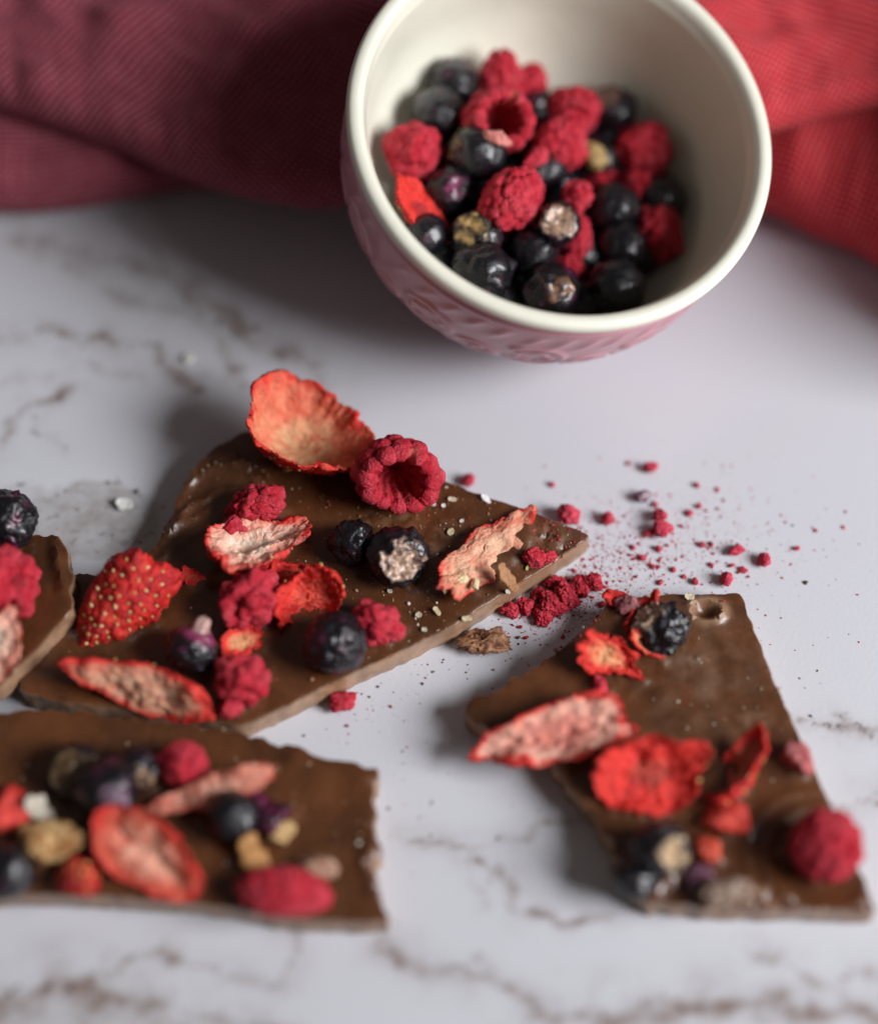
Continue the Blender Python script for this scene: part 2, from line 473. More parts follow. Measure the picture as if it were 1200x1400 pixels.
def fold(name, path, radius, depth, rise, back, mat, parent, seed, weave_turn, wrinkle=1.0, level=0.0, heap=None, nu=150):
    """a folded edge of cloth: under layer, rounded edge along path, top layer running back and rising"""
    C, s = resample(path, nu)
    prof = []                     # (distance back, height, arc)
    arc = 0.0
    for t in np.linspace(1, 0, 10): prof.append((radius + t*28, .5))
    for a in np.linspace(-90, -270, 16)[1:]:
        prof.append((radius + radius*math.cos(math.radians(a)), .5 + radius + radius*math.sin(math.radians(a))))
    for t in np.linspace(0, 1, 110)[1:]:
        prof.append((radius + t*depth, .5 + 2*radius + rise*(1 - math.exp(-3*t))))
    prof = np.array(prof); nv = len(prof)
    arc = np.concatenate([[0], np.cumsum(np.linalg.norm(np.diff(prof, axis=0), axis=1))])
    b = np.asarray(back, float); b /= np.linalg.norm(b)
    V = np.zeros((nu, nv, 3))
    V[..., :2] = C[:, None] + prof[None, :, 0, None]*b
    V[..., 2] = prof[None, :, 1]
    W = V.reshape(-1, 3).copy()
    top = np.broadcast_to(smooth(np.arange(nv), 12, 40), (nu, nv)).ravel()
    P = W.copy(); P[:, 2] = 0
    wob = fbm(P/np.array([34, 26, 1]), 3, seed)*7.0 + (ridged(np.stack([P[:, 0]*.6 + P[:, 1]*.8, -P[:, 0]*.16 + P[:, 1]*.12, P[:, 2]], 1)/16, 2, seed+3) - .6)*2.2
    W[:, 2] += top*wob*wrinkle
    edge = fbm(np.stack([P[:, 0], P[:, 1]*0, P[:, 2]], 1)/14, 3, seed+5)
    W[:, 2] *= 1 + .35*np.broadcast_to(edge.reshape(nu, nv)[:, :1], (nu, nv)).ravel()*(1-top)
    W[:, 2] = np.maximum(W[:, 2], .35) + level
    if heap: W[:, 2] *= 1 + heap[2]*smooth(W[:, 0], heap[0], heap[1])
    for _ in range(80):
        inside = in_bowl(W)
        if not inside.any(): break
        W[inside, 2] -= 1.0
    W[:, 2] = np.maximum(W[:, 2], .3)
    a = math.radians(weave_turn)
    u, v = np.meshgrid(s, arc, indexing='ij')
    uv = np.stack([(u*math.cos(a) - v*math.sin(a)).ravel(), (u*math.sin(a) + v*math.cos(a)).ravel()], 1)
    me = make_mesh(name, W, grid_faces(nu, nv), mat, uv=uv)
    o = link(name, me, parent)
    so = o.modifiers.new('cloth_thickness', 'SOLIDIFY'); so.thickness = .0006; so.offset = 0
    return o

nap = empty('linen_napkin'); tag(nap, 'left part of the red woven linen napkin folded behind the bowl, shade put into its darker colour', 'napkin', 'linen napkins')
fold('lower_fold', [(-152.47, 77.72), (-124.28, 75.05), (-98.07, 74.64), (-86.67, 75.05), (-76.95, 76.28), (-65.69, 79.37), (-54.28, 81.03), (-41.09, 80.2), (-29.53, 78.55)], 8.0, 70, 2, (0, 1), M['shaded_red'], nap, 3, 0, .2)
fold('upper_fold', [(-153.48, 108.68), (-122.87, 101.16), (-97.38, 91.67), (-83.96, 86.46), (-72.31, 81.73), (-59.06, 75.0), (-47.62, 69.57), (-36.39, 66.38), (-25.28, 64.79), (-12.66, 66.78), (0.0, 72.78)], 6.0, 135, 9, (-.12, 1), M['shaded_red'], nap, 11, 38, .9, 15.5)
red = empty('linen_napkin'); tag(red, 'bright red woven linen napkin in folds to the right of the bowl', 'napkin', 'linen napkins')
fold('lower_fold', [(48.94, 81.4), (61.83, 78.72), (72.82, 73.2), (83.6, 66.54), (94.24, 60.16), (102.91, 51.33), (109.63, 40.74), (119.43, 31.32), (135.18, 22.07)], 11.0, 100, 2, (.25, 1), M['red'], red, 21, 10, .3, heap=(106, 130, 1.5))  # out-of-view end heaped up, added to shade the lower fold and table
fold('upper_fold', [(43.97, 69.39), (56.83, 74.39), (71.44, 80.05), (82.84, 83.51), (95.92, 87.01), (105.87, 90.31), (116.02, 94.9), (129.46, 99.11)], 5.0, 110, 9, (.1, 1), M['red'], red, 27, 30, 1.0, 23.0)

# ---------------------------------------------------------------- the broken chocolate slabs
def inside_poly(P, L):
    r = np.zeros(len(P), bool); n = len(L)
    for i in range(n):
        a, b = L[i], L[(i+1) % n]
        c = ((a[1] > P[:, 1]) != (b[1] > P[:, 1]))
        with np.errstate(divide='ignore', invalid='ignore'):
            x = (b[0]-a[0])*(P[:, 1]-a[1])/(b[1]-a[1]) + a[0]
        r ^= c & (P[:, 0] < x)
    return r

TOP = np.array([.084, .0290, .0100]); SIDE = np.array([.29, .17, .102])

def slab(name, outline, thick, seed, label, relief=None, rough_edges=(), level=0.0, step=.85):
    """outline in mm (anticlockwise or not), rough_edges = indices of the sides that broke unevenly"""
    rng = np.random.default_rng(seed)
    L = np.asarray(outline, float)
    if ((L[:, 0]*np.roll(L[:, 1], -1) - np.roll(L[:, 0], -1)*L[:, 1]).sum()) < 0:
        raise ValueError('give outlines anticlockwise')
    ring = []; wav = []
    n = len(L)
    for i in range(n):
        a, b = L[i], L[(i+1) % n]; m = max(2, int(np.linalg.norm(b-a)/.8))
        for t in np.arange(m)/m:
            ring.append(a + (b-a)*t); wav.append(.75 if i in rough_edges else .16)
    ring = np.array(ring); wav = np.array(wav)
    wav = np.convolve(np.concatenate([wav[-6:], wav, wav[:6]]), np.ones(13)/13, 'valid')
    for _ in range(2): ring = .5*ring + .25*(np.roll(ring, 1, 0) + np.roll(ring, -1, 0))
    tan = np.roll(ring, -1, 0) - np.roll(ring, 1, 0); tan /= np.linalg.norm(tan, axis=1, keepdims=True)
    out = np.stack([tan[:, 1], -tan[:, 0]], 1)
    R3 = np.concatenate([ring, np.zeros((len(ring), 1))], 1)
    ring = ring + out*(fbm(R3/4.5, 4, seed)*2.0*wav)[:, None]
    # points of the top
    inset = ring - out*.28
    lo, hi = ring.min(0), ring.max(0)
    gx, gy = np.meshgrid(np.arange(lo[0], hi[0], step), np.arange(lo[1], hi[1], step), indexing='ij')
    G = np.stack([gx.ravel(), gy.ravel()], 1) + rng.uniform(-.18, .18, (gx.size, 2))
    G = G[inside_poly(G, inset)]
    dmin = np.full(len(G), 1e9)
    for q in inset: dmin = np.minimum(dmin, np.hypot(G[:, 0]-q[0], G[:, 1]-q[1]))
    G = G[dmin > .6]; dmin = dmin[dmin > .6]
    pts = [Vector(p) for p in np.concatenate([inset, G])]
    k = len(inset)
    vs, _, fs, ov, _, _ = geometry.delaunay_2d_cdt(pts, [(i, (i+1) % k) for i in range(k)], [], 1, 1e-6)
    T = np.array([v[:] for v in vs]); src = [o[0] if o else -1 for o in ov]
    edge_of = {s: i for i, s in enumerate(src) if 0 <= s < k}
    P3 = np.concatenate([T, np.zeros((len(T), 1))], 1)
    d_edge = np.full(len(T), 1e9)
    for q in inset[::2]: d_edge = np.minimum(d_edge, np.hypot(T[:, 0]-q[0], T[:, 1]-q[1]))
    z = thick + fbm(P3/26, 3, seed+1)*.6 + fbm(P3/7, 3, seed+2)*.24
    colour = mix(TOP*.70, TOP*1.25, smooth(fbm(P3/12, 5, seed+4, .6), -.5, .5))
    if relief:
        dz, colour = relief(T, colour); z = z + dz*smooth(d_edge, -.1, 2.0)
    z = z - .12*np.exp(-d_edge/.7)
    V = [np.concatenate([T, z[:, None]], 1)]; C = [colour]
    F = [list(f) for f in fs]
    top_ring = [edge_of[i] for i in range(k)]
    # broken sides, ring below ring
    prev = top_ring; base = len(T)
    zt = z[top_ring]
    rows = [1.0, .955, .86, .72, .56, .4, .25, .1, .0]
    for j, f in enumerate(rows[1:]):
        off = fbm(np.concatenate([ring/2.6, np.full((k, 1), f*thick/2.2)], 1), 4, seed+9)*(.55*wav + .34) - (.25 if f == 0 else 0)
        p = ring + out*(off + (0 if j else -.05))[:, None]
        zz = zt*f if f < .95 else zt - .16
        V.append(np.concatenate([p, np.asarray(zz)[:, None]], 1))
        cc = mix(SIDE*.85, SIDE*1.12, smooth(fbm(np.concatenate([ring/3, np.full((k, 1), f*2)], 1), 3, seed+12), -.4, .4))
        C.append(mix(cc, np.broadcast_to(TOP*1.25, cc.shape), np.full(k, .55 if j == 0 else 0.0)))
        cur = [base + j*k + i for i in range(k)]
        for i in range(k):
            F.append([prev[i], cur[i], cur[(i+1) % k], prev[(i+1) % k]])
        prev = cur
    F.append(prev[::-1])
    V = np.concatenate(V); V[:, 2] += level
    me = make_mesh(name, V, F, M['chocolate'], np.concatenate(C)); me.set_sharp_from_angle(angle=math.radians(38))
    o = link(name, me)
    tag(o, label, 'chocolate', 'broken pieces of chocolate bark')
    return o, (T, z + level)

def gauss(T, c, r):
    return np.exp(-(((T - np.asarray(c))**2).sum(1))/r**2)

def rough_spot(T, c, rx, ry, seed, amp, pit=False):
    d = np.sqrt(((T[:, 0]-c[0])/rx)**2 + ((T[:, 1]-c[1])/ry)**2)
    P3 = np.concatenate([T, np.zeros((len(T), 1))], 1)
    m = smooth(-d, -1.0, -.5)
    return m*amp*(ridged(P3/1.9, 3, seed) - .5), m

def ridge_line(T, line, w, h):
    return h*np.exp(-(dist_polyline(T, line)/w)**2)

def relief_mid(T, c):
    dz = np.zeros(len(T))
    P3 = np.concatenate([T, np.zeros((len(T), 1))], 1)
    Q = T + np.stack([fbm(P3/6, 2, 71), fbm(P3/6, 2, 72)], 1)*1.2
    # swirls left by the spatula in the far corner
    for line, w, h in (([(-57.82, -11.73), (-51.28, -2.17), (-45.67, 1.0), (-38.85, 1.7)], .8, .9), ([(-52.56, 1.7), (-48.24, 6.68), (-41.38, 7.4), (-35.92, 4.9)], .7, .8),
                       ([(-48.42, 10.27), (-44.17, 8.12), (-38.14, 3.12)], .7, .9), ([(-45.34, 13.35), (-42.19, 8.48), (-35.12, 4.01)], .6, .8), ([(-59.69, -17.71), (-54.07, -11.73), (-48.26, -7.76), (-43.88, -4.8)], 1.0, .8),
                       ([(-55.07, -7.41), (-51.07, -6.02), (-47.03, -2.17)], .7, .6), ([(-72.85, -21.09), (-65.6, -18.56), (-59.8, -16.01)], 1.2, .7)):
        dz += ridge_line(Q, line, w, h)
    dz -= .9*gauss(T, [(-50.65, 3.12)][0], 5) + .8*gauss(T, [(-56.11, -15.16)][0], 7)
    for p, rx, ry, s, a in (([(-10.88, -6.02)][0], 9, 5.5, 31, .55), ([(1.5, -11.73)][0], 6, 8, 33, .45), ([(22.88, -9.66)][0], 5, 4, 35, .6)):
        d, m = rough_spot(T, p, rx, ry, s, a); dz += d
        c = mix(c, np.broadcast_to(SIDE*.9, c.shape), m*.45*smooth(fbm(P3/1.5, 3, s), -.1, .4))
    for p in [(22.62, -7.76), (25.52, -12.25), (21.34, -11.21), (8.22, -16.01), (0.0, -14.3)]: dz -= .9*gauss(T, p, .8)
    return dz, c

def relief_right(T, c):
    dz = np.zeros(len(T)); P3 = np.concatenate([T, np.zeros((len(T), 1))], 1)
    k = [(53.78, -26.96)][0]
    d = np.hypot((T[:, 0]-k[0])/3.6, (T[:, 1]-k[1])/2.5)
    dz += 1.5*np.exp(-((d-1)/.3)**2)*(.6+.5*smooth(fbm(P3/2, 3, 41), -.4, .4)) - 1.6*np.exp(-(d/.7)**2)
    c = mix(c, np.broadcast_to(SIDE*1.15, c.shape), .8*np.exp(-((d-1)/.35)**2))
    for p, rx, ry, s, a in (([(50.42, -36.83)][0], 5, 3, 43, .5), ([(61.85, -51.26)][0], 5, 4, 44, .25), ([(56.58, -87.58)][0], 12, 4, 45, 1.1), ([(38.84, -83.2)][0], 7, 7, 46, 1.2)):
        dd, m = rough_spot(T, p, rx, ry, s, a); dz += dd
        c = mix(c, np.broadcast_to(SIDE*.9, c.shape), m*.4*smooth(fbm(P3/1.5, 3, s), -.1, .4))
    c = mix(c, np.broadcast_to(np.array([.19, .115, .075]), c.shape), .55*gauss(T, [(52.97, -43.3)][0], 11)*smooth(fbm(P3/5, 4, 47), -.3, .5))
    # the flow mark where thicker chocolate set
    dz += ridge_line(T, [(37.95, -44.91), (40.67, -42.5), (48.02, -40.89)], .9, .35)
    k = [(72.37, -80.26)][0]
    d = np.hypot(T[:, 0]-k[0], T[:, 1]-k[1])
    dz += .8*np.exp(-((d-10.5)/1.3)**2) + .45*np.exp(-((d-14)/1.0)**2)
    return dz, c

def relief_front(T, c):
    dz = np.zeros(len(T))
    dz += ridge_line(T, [(-12.29, -76.63), (-13.9, -81.08), (-11.33, -86.2)], 1.6, 1.2)
    dz += ridge_line(T, [(-28.5, -59.17), (-22.72, -62.25), (-13.47, -63.79)], 1.5, .6)
    dd, m = rough_spot(T, [(-27.82, -80.34)][0], 9, 6, 52, .6); dz += dd
    return dz, c

def relief_left(T, c):
    dz = ridge_line(T, [(-77.73, -12.37), (-76.94, -18.31), (-74.91, -25.01)], 1.1, .9)
    return dz, c

ZT = 6.8
MID = slab('chocolate_slab', [(-38.78, -52.52), (-28.88, -47.62), (-18.89, -41.86), (-5.86, -35.04), (2.94, -30.27), (14.86, -21.6), (23.94, -15.33), (31.32, -9.32), (20.44, -4.28), (9.13, 0.11), (1.22, 3.65), (-15.38, 11.0), (-30.98, 17.54), (-41.76, 16.07), (-45.62, 12.8), (-50.33, 8.48), (-53.63, 1.7), (-55.07, -4.8), (-58.3, -11.21), (-61.29, -16.01), (-66.73, -19.41), (-75.03, -18.05), (-75.32, -23.62), (-78.09, -29.45), (-80.31, -34.38), (-82.72, -40.08), (-82.57, -44.91), (-78.06, -46.82), (-66.4, -48.09), (-53.32, -49.52)], 6.8, 101,
           'central chocolate slab loaded with most of the fruit, its pale broken edge facing right', relief_mid, range(13, 27))
RIGHT = slab('chocolate_slab', [(82.49, -90.76), (77.08, -74.16), (72.37, -59.85), (66.52, -42.5), (61.15, -22.78), (47.47, -23.11), (34.97, -24.12), (31.25, -29.11), (24.15, -35.37), (15.55, -41.69), (5.78, -47.62), (6.04, -51.26), (12.89, -55.19), (21.38, -59.23), (24.8, -64.47), (29.26, -70.85), (32.83, -76.85), (34.69, -82.76), (37.53, -87.73), (49.54, -90.04), (66.04, -90.19)], 6.8, 202,
             'wedge-shaped chocolate slab on the right, topped by one whole raspberry near its lower corner', relief_right, range(8, 19))
FRONT = slab('chocolate_slab', [(-9.19, -92.71), (-10.77, -86.64), (-12.93, -80.78), (-11.3, -78.12), (-12.62, -73.19), (-12.16, -66.08), (-11.51, -61.79), (-18.94, -59.79), (-23.65, -59.32), (-26.99, -57.3), (-39.14, -53.87), (-56.08, -51.19), (-66.22, -50.09), (-79.74, -48.66), (-86.39, -49.93), (-103.51, -51.35), (-118.8, -55.28), (-120.76, -72.14), (-111.91, -86.2), (-96.5, -88.09), (-77.71, -87.08), (-63.44, -87.8), (-44.06, -89.25), (-27.3, -92.28)], 7.0, 303,
             'out-of-focus chocolate slab at the front left with a notched right end', relief_front, range(0, 13), level=.0)

LEFT = slab('chocolate_slab', [(-72.79, -29.69), (-73.36, -24.41), (-75.05, -18.06), (-75.84, -13.83), (-77.89, -12.3), (-83.89, -11.62), (-95.18, -10.08), (-111.03, -14.34), (-114.63, -32.64), (-101.99, -54.12), (-85.82, -45.49), (-78.02, -36.53)], 6.8, 404,
            'chocolate slab cut off by the left border, leaning on the central slab', relief_left, range(0, 9))
LEAN, LEAN_X = .15, float(LEFT[1][0][:, 0].min())
for v in LEFT[0].data.vertices: v.co.z += LEAN*(v.co.x - LEAN_X*S)

# ---------------------------------------------------------------- fruit
def surface_z(where, x, y):
    """height of what a topping lies on"""
    if where == 'table': return 0.0
    T, z = {'mid': MID, 'right': RIGHT, 'front': FRONT, 'left': LEFT}[where][1]
    i = np.hypot(T[:, 0]-x, T[:, 1]-y).argmin()
    return float(z[i]) + (LEAN*(x - LEAN_X) if where == 'left' else 0)

def locate(pt, where, low, sink):
    x, y = pt
    return x, y, surface_z(where, x, y) - sink - low

def settle(o, V, pt, where, turn, sink=.5, seeds=()):
    """turn the thing, then lower it onto the slab or table under it"""
    Rm = orient(*turn)
    W = V @ np.array(Rm).T
    low = np.percentile(W[:, 2], .6)
    x, y, z = locate(pt, where, low, sink)
    o.matrix_world = Matrix.Translation(Vector((x, y, z))*S) @ Rm.to_4x4()
    return o

RASP = np.array([.42, .008, .022]); RASP_PALE = np.array([.60, .045, .070])

def drupelets(P, L, rad):
    d = np.full(len(P), 1e9); ident = np.zeros(len(P), int)
    for i, q in enumerate(L):
        e = ((P - q)**2).sum(1); m = e < d; d[m] = e[m]; ident[m] = i
    return np.sqrt(np.clip(1 - d/rad**2, 0, 1)), ident

def raspberry(size, seed, level=5, n=64, lumpy=.22, taper=.25, crush=.10):
    rng = np.random.default_rng(seed)
    D, F = ico(level)
    L = fib(n, rng, .17)
    rad = math.sqrt(4*math.pi/n)*.66
    b, ident = drupelets(D, L, rad)
    tall = rng.uniform(.75, 1.15, n)[ident]
    r = 1 - lumpy + lumpy*b*tall + fbm(D*1.3, 2, seed)*crush*2
    V = D*r[:, None]
    k = 1 - taper*smooth(D[:, 2], -.6, 1.1)
    V[:, :2] *= k[:, None]
    V = V*np.asarray(size)/2
    Nn = normals_of(V, F)
    V = V + Nn*(fbm(V/1.2, 4, seed+2)*.34 + ridged(V/.7, 3, seed+3)*.13)[:, None]
    t = mix(RASP, RASP_PALE, .55*smooth(fbm(V/3, 3, seed+4), -.3, .5) + .45*rng.uniform(0, 1, n)[ident]*.6)
    return V, F, t

def raspberry_cup(size, seed):
    """a hollow raspberry seen into its opening: rows of drupelets outside, ribs running into the hole"""
    rng = np.random.default_rng(seed)
    prof = [(.02, -8.4), (4.5, -7.8), (7.6, -5.2), (9.0, -1.0), (9.0, 3.0), (8.1, 5.6), (6.5, 6.2), (5.2, 4.8), (4.7, 2.0), (4.2, -1.5), (2.8, -4.0), (.02, -4.8)]
    r, z = spline([p[0] for p in prof], [p[1] for p in prof], 190)
    nu = 340; th = np.linspace(0, 2*math.pi, nu, endpoint=False)
    TH, Rr = np.meshgrid(th, np.maximum(r, .01), indexing='ij'); Z = np.broadcast_to(z, TH.shape)
    wob = 1 + .07*np.cos(2*TH+.6) + .04*np.cos(3*TH+2)
    V = np.stack([Rr*np.cos(TH)*wob, Rr*np.sin(TH)*wob, Z], -1).reshape(-1, 3)
    F = grid_faces(nu, len(r), True)
    n0 = normals_of(V, F)[len(r)//4]
    if n0 @ np.array([V[len(r)//4, 0], V[len(r)//4, 1], 0]) < 0: F = F[:, ::-1]
    L = []
    for rr, zz, m in ((3.2, -8.0, 5), (6.6, -6.3, 9), (8.8, -2.6, 12), (9.3, 1.5, 12), (7.6, 5.3, 12)):
        ph = rng.uniform(0, 1)
        for i in range(m):
            a = 2*math.pi*(i + ph + rng.uniform(-.16, .16))/m
            L.append((rr*math.cos(a), rr*math.sin(a), zz + rng.uniform(-.4, .4)))
    L = np.array(L)
    b, ident = drupelets(V, L, 2.75)
    Nn = normals_of(V, F)
    a = np.arctan2(V[:, 1], V[:, 0]); rho = np.hypot(V[:, 0], V[:, 1])
    cavity = (smooth(-rho, -6.0, -4.6))*(V[:, 2] > -5.5)*smooth(V[:, 2], -6, -5)
    inner = np.tile((np.arange(len(r)) > len(r)*.58).astype(float), nu)
    rib = np.cos(12*a + 1.6*fbm(V/4, 2, seed))*.28
    tall = rng.uniform(.7, 1.2, len(L))[ident]
    V = V + Nn*((b*tall*1.9 - .8)*(1 - .65*inner) + rib*inner + fbm(V/1.3, 4, seed+2)*.34 + ridged(V/.6, 3, seed+5)*.10)[:, None]
    # the torn notch in the rim
    notch = np.exp(-((a - 1.25)/.13)**2)*smooth(V[:, 2], 3.0, 6.5)
    V[:, 2] -= 1.6*notch
    V = V*np.asarray(size)/np.array([18.6, 18.6, 15.0])
    t = mix(RASP*.95, RASP_PALE, .5*smooth(fbm(V/2.5, 3, seed+4), -.3, .5) + .3*rng.uniform(0, 1, len(L))[ident]*(1-inner))
    t = mix(t, np.broadcast_to(np.array([.62, .16, .10]), t.shape), .6*notch + .25*inner*smooth(rib, .15, .35))
    return V, F, t

BLACK = np.array([.006, .006, .008]); PURPLE = np.array([.10, .012, .045])

def blackcurrant(d, seed, level=5, wrinkle=1.0, opened=None, flesh=(.42, .26, .20), purple=.35, squash=.9, calyx=False):
    rng = np.random.default_rng(seed)
    D, F = ico(level)
    Dn = D + .06*np.stack([fbm(D*2, 2, seed), fbm(D*2, 2, seed+1), fbm(D*2, 2, seed+2)], 1)
    r = 1 + fbm(D*1.4, 3, seed+3)*.12*wrinkle + (ridged(Dn*2.4, 4, seed+5) - .8)*.075*wrinkle - .05*wrinkle*smooth(worley(D*2.2, seed)[0], .1, .5)
    tint = mix(BLACK, PURPLE, purple*smooth(fbm(D*2.2, 3, seed+7), .05, .5))
    if opened is not None:
        o = np.asarray(opened[:3], float); o /= np.linalg.norm(o); c = D @ o + fbm(D*2.6, 4, seed+9)*.42
        m = smooth(c, opened[3], opened[3]+.12)
        cut = m*np.maximum(D @ o - opened[3] + .12, 0)*.9
        ring = np.exp(-((c-opened[3])/.08)**2); r = r + ring*.05
        f = np.asarray(flesh, float)
        tint = mix(tint, mix(f*.6, np.minimum(f*1.35, .9), smooth(fbm(D*7, 4, seed+13, .7), -.5, .5)), m*(.45 + .55*smooth(fbm(D*6, 3, seed+19), -.3, .1)))
    V = D*r[:, None]
    if opened is not None:
        V = V - o*(cut - m*.10*fbm(V*4.5, 4, seed+11, .7) - m*.09*ridged(V*3, 2, seed+27))[:, None]
    V[:, 2] *= squash
    if calyx:
        c = smooth(D[:, 2], .93, .985)
        V[:, 2] += c*(.45 + .25*fbm(D*9, 2, seed+15))
        V[:, :2] *= (1 + .25*c*np.cos(5*np.arctan2(D[:, 1], D[:, 0])))[:, None]
        tint = mix(tint, np.broadcast_to(np.array([.44, .27, .24]), tint.shape), smooth(D[:, 2], .88, .96))
        tint = mix(tint, np.broadcast_to(np.array([.22, .03, .09]), tint.shape), .8*smooth(D[:, 2], .55, .8)*(1 - smooth(D[:, 2], .88, .96)))
    V = V*d/2
    V = V + normals_of(V, F)*(fbm(V/.7, 3, seed+17)*.12)[:, None]
    return V, F, tint

SKIN = np.array([.54, .018, .014]); SKIN_DEEP = np.array([.34, .007, .010])

def strawberry(size, seed, cup=1.5, bend=0.0, twist=0.0, flesh=(.66, .30, .20), core=(.70, .42, .27), bulge=1.0, tip=.35, rim=.75, waves=.10, bend_y=0.0, ruffle=.5, curl=0.0, groove=0.0, crumple=1.0, peak=None, nr=56, nt=240):
    """a slice of dried strawberry: cut face up (+z), seeded skin below, tip towards +x.  size = length, width, thickness"""
    rng = np.random.default_rng(seed)
    Lx, Wy, Tz = size; Tz *= .72
    th = np.linspace(0, 2*math.pi, nt, endpoint=False)
    e = np.stack([np.cos(th), np.sin(th), np.zeros(nt)], 1)
    rr = 1 + waves*fbm(e*1.6, 3, seed)*1.8 + .035*fbm(e*4.5, 3, seed+1) - .06*smooth(ridged(e*2.3, 2, seed+40), 1.15, 1.5)
    lift = np.zeros(nt)
    if peak:
        da = (np.degrees(th) - peak[0] + 180) % 360 - 180
        hump = np.exp(-(da/peak[3])**2); rr = rr + peak[1]*hump; lift = peak[2]*hump
    bx = Lx/2*np.cos(th)
    by = Wy/2*np.sin(th)*(1 - tip*np.cos(th)*.8)
    rho = np.sin(np.linspace(0, math.pi/2, nr))[1:]                       # 0..1, dense near the rim
    loops = []; rl = []; side = []
    for k in rho: loops.append((k, +1))
    for k in rho[::-1][1:]: loops.append((k, -1))
    nl = len(loops)
    V = np.zeros((nl, nt, 3)); face = np.zeros((nl, nt)); RHO = np.zeros((nl, nt))
    for i, (k, s) in enumerate(loops):
        q = k*(1 + (rr - 1)*k**3); V[i, :, 0] = bx*q; V[i, :, 1] = by*q
        V[i, :, 2] = cup*k*k if s > 0 else cup*k*k - Tz*bulge*(1 - k**3)**.6 - .25*(1-k)
        V[i, :, 2] += lift*k**4
        face[i] = s; RHO[i] = k
    V = V.reshape(-1, 3); face = face.ravel(); RHO = RHO.ravel()
    V = np.concatenate([V, [[0, 0, 0], [0, 0, -Tz*bulge - .25]]]); face = np.append(face, [1, -1]); RHO = np.append(RHO, [0, 0])
    F = [[a for a in q] for q in ((grid_faces(nt, nl, True).reshape(-1, 4)))]
    # grid_faces counts loop-major per theta, so re-index
    Fq = np.array(F); ti, li = Fq // nl, Fq % nl; Fq = (li*nt + ti)
    c0, c1 = nl*nt, nl*nt + 1
    j = np.arange(nt); j2 = (j+1) % nt
    tri = np.concatenate([np.stack([np.full(nt, c0), j, j2], 1), np.stack([np.full(nt, c1), (nl-1)*nt + j2, (nl-1)*nt + j], 1)])
    Ft = np.concatenate([Fq[:, [0, 1, 2]], Fq[:, [0, 2, 3]]])
    # keep winding consistent: outward
    a, b, c = V[Ft[:, 0]], V[Ft[:, 1]], V[Ft[:, 2]]
    n = np.cross(b-a, c-a).sum(0)
    test = V[Ft[0, 0]]; first = Ft[(li[:, 0] == 2).argmax()]
    fn = np.cross(V[first[1]]-V[first[0]], V[first[2]]-V[first[0]])
    if fn[2] < 0: Ft = Ft[:, ::-1]
    F = np.concatenate([Ft, tri])
    up = face > 0
    # wrinkled, fibrous cut face; soft pits on the skin
    X = V[:, 0]/Lx; Y = V[:, 1]/Wy
    Nr = normals_of(V, F)
    V = V + Nr*np.where(up, ruffle*fbm(V/np.array([5.0, 3.2, 4.0]), 4, seed+2)*1.1 + .35*ruffle*ridged(V/np.array([4.0, 2.0, 3]), 2, seed+3)*.6, 0)[:, None]
    if groove: V[:, 2] -= np.where(up, groove*np.exp(-(Y/.10)**2)*smooth(-np.abs(X), -.42, -.25), 0)
    seeds_at = []
    m = int(Lx*Wy/6.5)
    g = np.arange(m) + .5; ph = g*2.39996; rad = np.sqrt(g/m)*.93
    sx = Lx/2*rad*np.cos(ph); sy = Wy/2*rad*np.sin(ph)*(1 - tip*.8*np.cos(ph)*rad)
    bi = np.where(~up)[0]
    for x, y in zip(sx, sy):
        q = bi[np.hypot(V[bi, 0]-x, V[bi, 1]-y).argmin()]; seeds_at.append(q)
    pit = np.zeros(len(V))
    for q in seeds_at:
        d = np.hypot(V[:, 0]-V[q, 0], V[:, 1]-V[q, 1]); pit = np.maximum(pit, np.exp(-(d/.85)**2)*(~up))
    V[:, 2] += pit*.45
    Nn0 = normals_of(V, F)
    V = V + Nn0*((~up)*(fbm(V/2.0, 3, seed+4)*.55) + fbm(V/1.2, 4, seed+5, .6)*.18 + ridged(V/1.3, 2, seed+21)*.07 + fbm(V/6, 2, seed+6)*.8)[:, None]
    # colour: core, flesh, reddening rim; skin below
    f = mix(core, flesh, smooth(RHO + .35*fbm(V/4, 3, seed+7), .25, .85))
    f = mix(f, np.broadcast_to(np.array(flesh)*np.array([.95, .55, .48]), f.shape), .7*smooth(fbm(V/np.array([3.5, 1.6, 3]), 4, seed+8), -.05, .5))
    f = mix(f, np.broadcast_to(np.array([.62, .028, .020]), f.shape), smooth(RHO + .22*fbm(V/3, 3, seed+9), rim, rim+.22))
    s = mix(SKIN_DEEP, SKIN, smooth(fbm(V/3, 3, seed+10), -.4, .4)); s = mix(s, np.broadcast_to(np.array([.66, .07, .04]), s.shape), .5*smooth(fbm(V/5, 2, seed+12), .15, .5))
    tint = np.where(up[:, None], f, s)
    # crumpled and curled as it dried
    V = V + crumple*np.stack([fbm(V/7.5, 3, seed+50)*.8, fbm(V/7.5, 3, seed+51)*.8, fbm(V/np.array([8, 7, 9]), 3, seed+52)*1.6], 1)
    def bendx(P, k):
        if abs(k) < 1e-4: return P
        x, z = P[:, 0], P[:, 2]; R = 1/k
        return np.stack([(R - z)*np.sin(x*k), P[:, 1], R - (R - z)*np.cos(x*k)], 1)
    V = bendx(V, bend)
    if curl:
        x = np.maximum(V[:, 0] - Lx*.12, 0); V[:, 2] += curl*(x/(Lx*.4))**2; V[:, 0] -= .25*curl*(x/(Lx*.4))**2
    V = bendx(V[:, [1, 0, 2]], bend_y)[:, [1, 0, 2]]
    if twist:
        a = twist*V[:, 0]/Lx
        V = np.stack([V[:, 0], V[:, 1]*np.cos(a) - V[:, 2]*np.sin(a), V[:, 1]*np.sin(a) + V[:, 2]*np.cos(a)], 1)
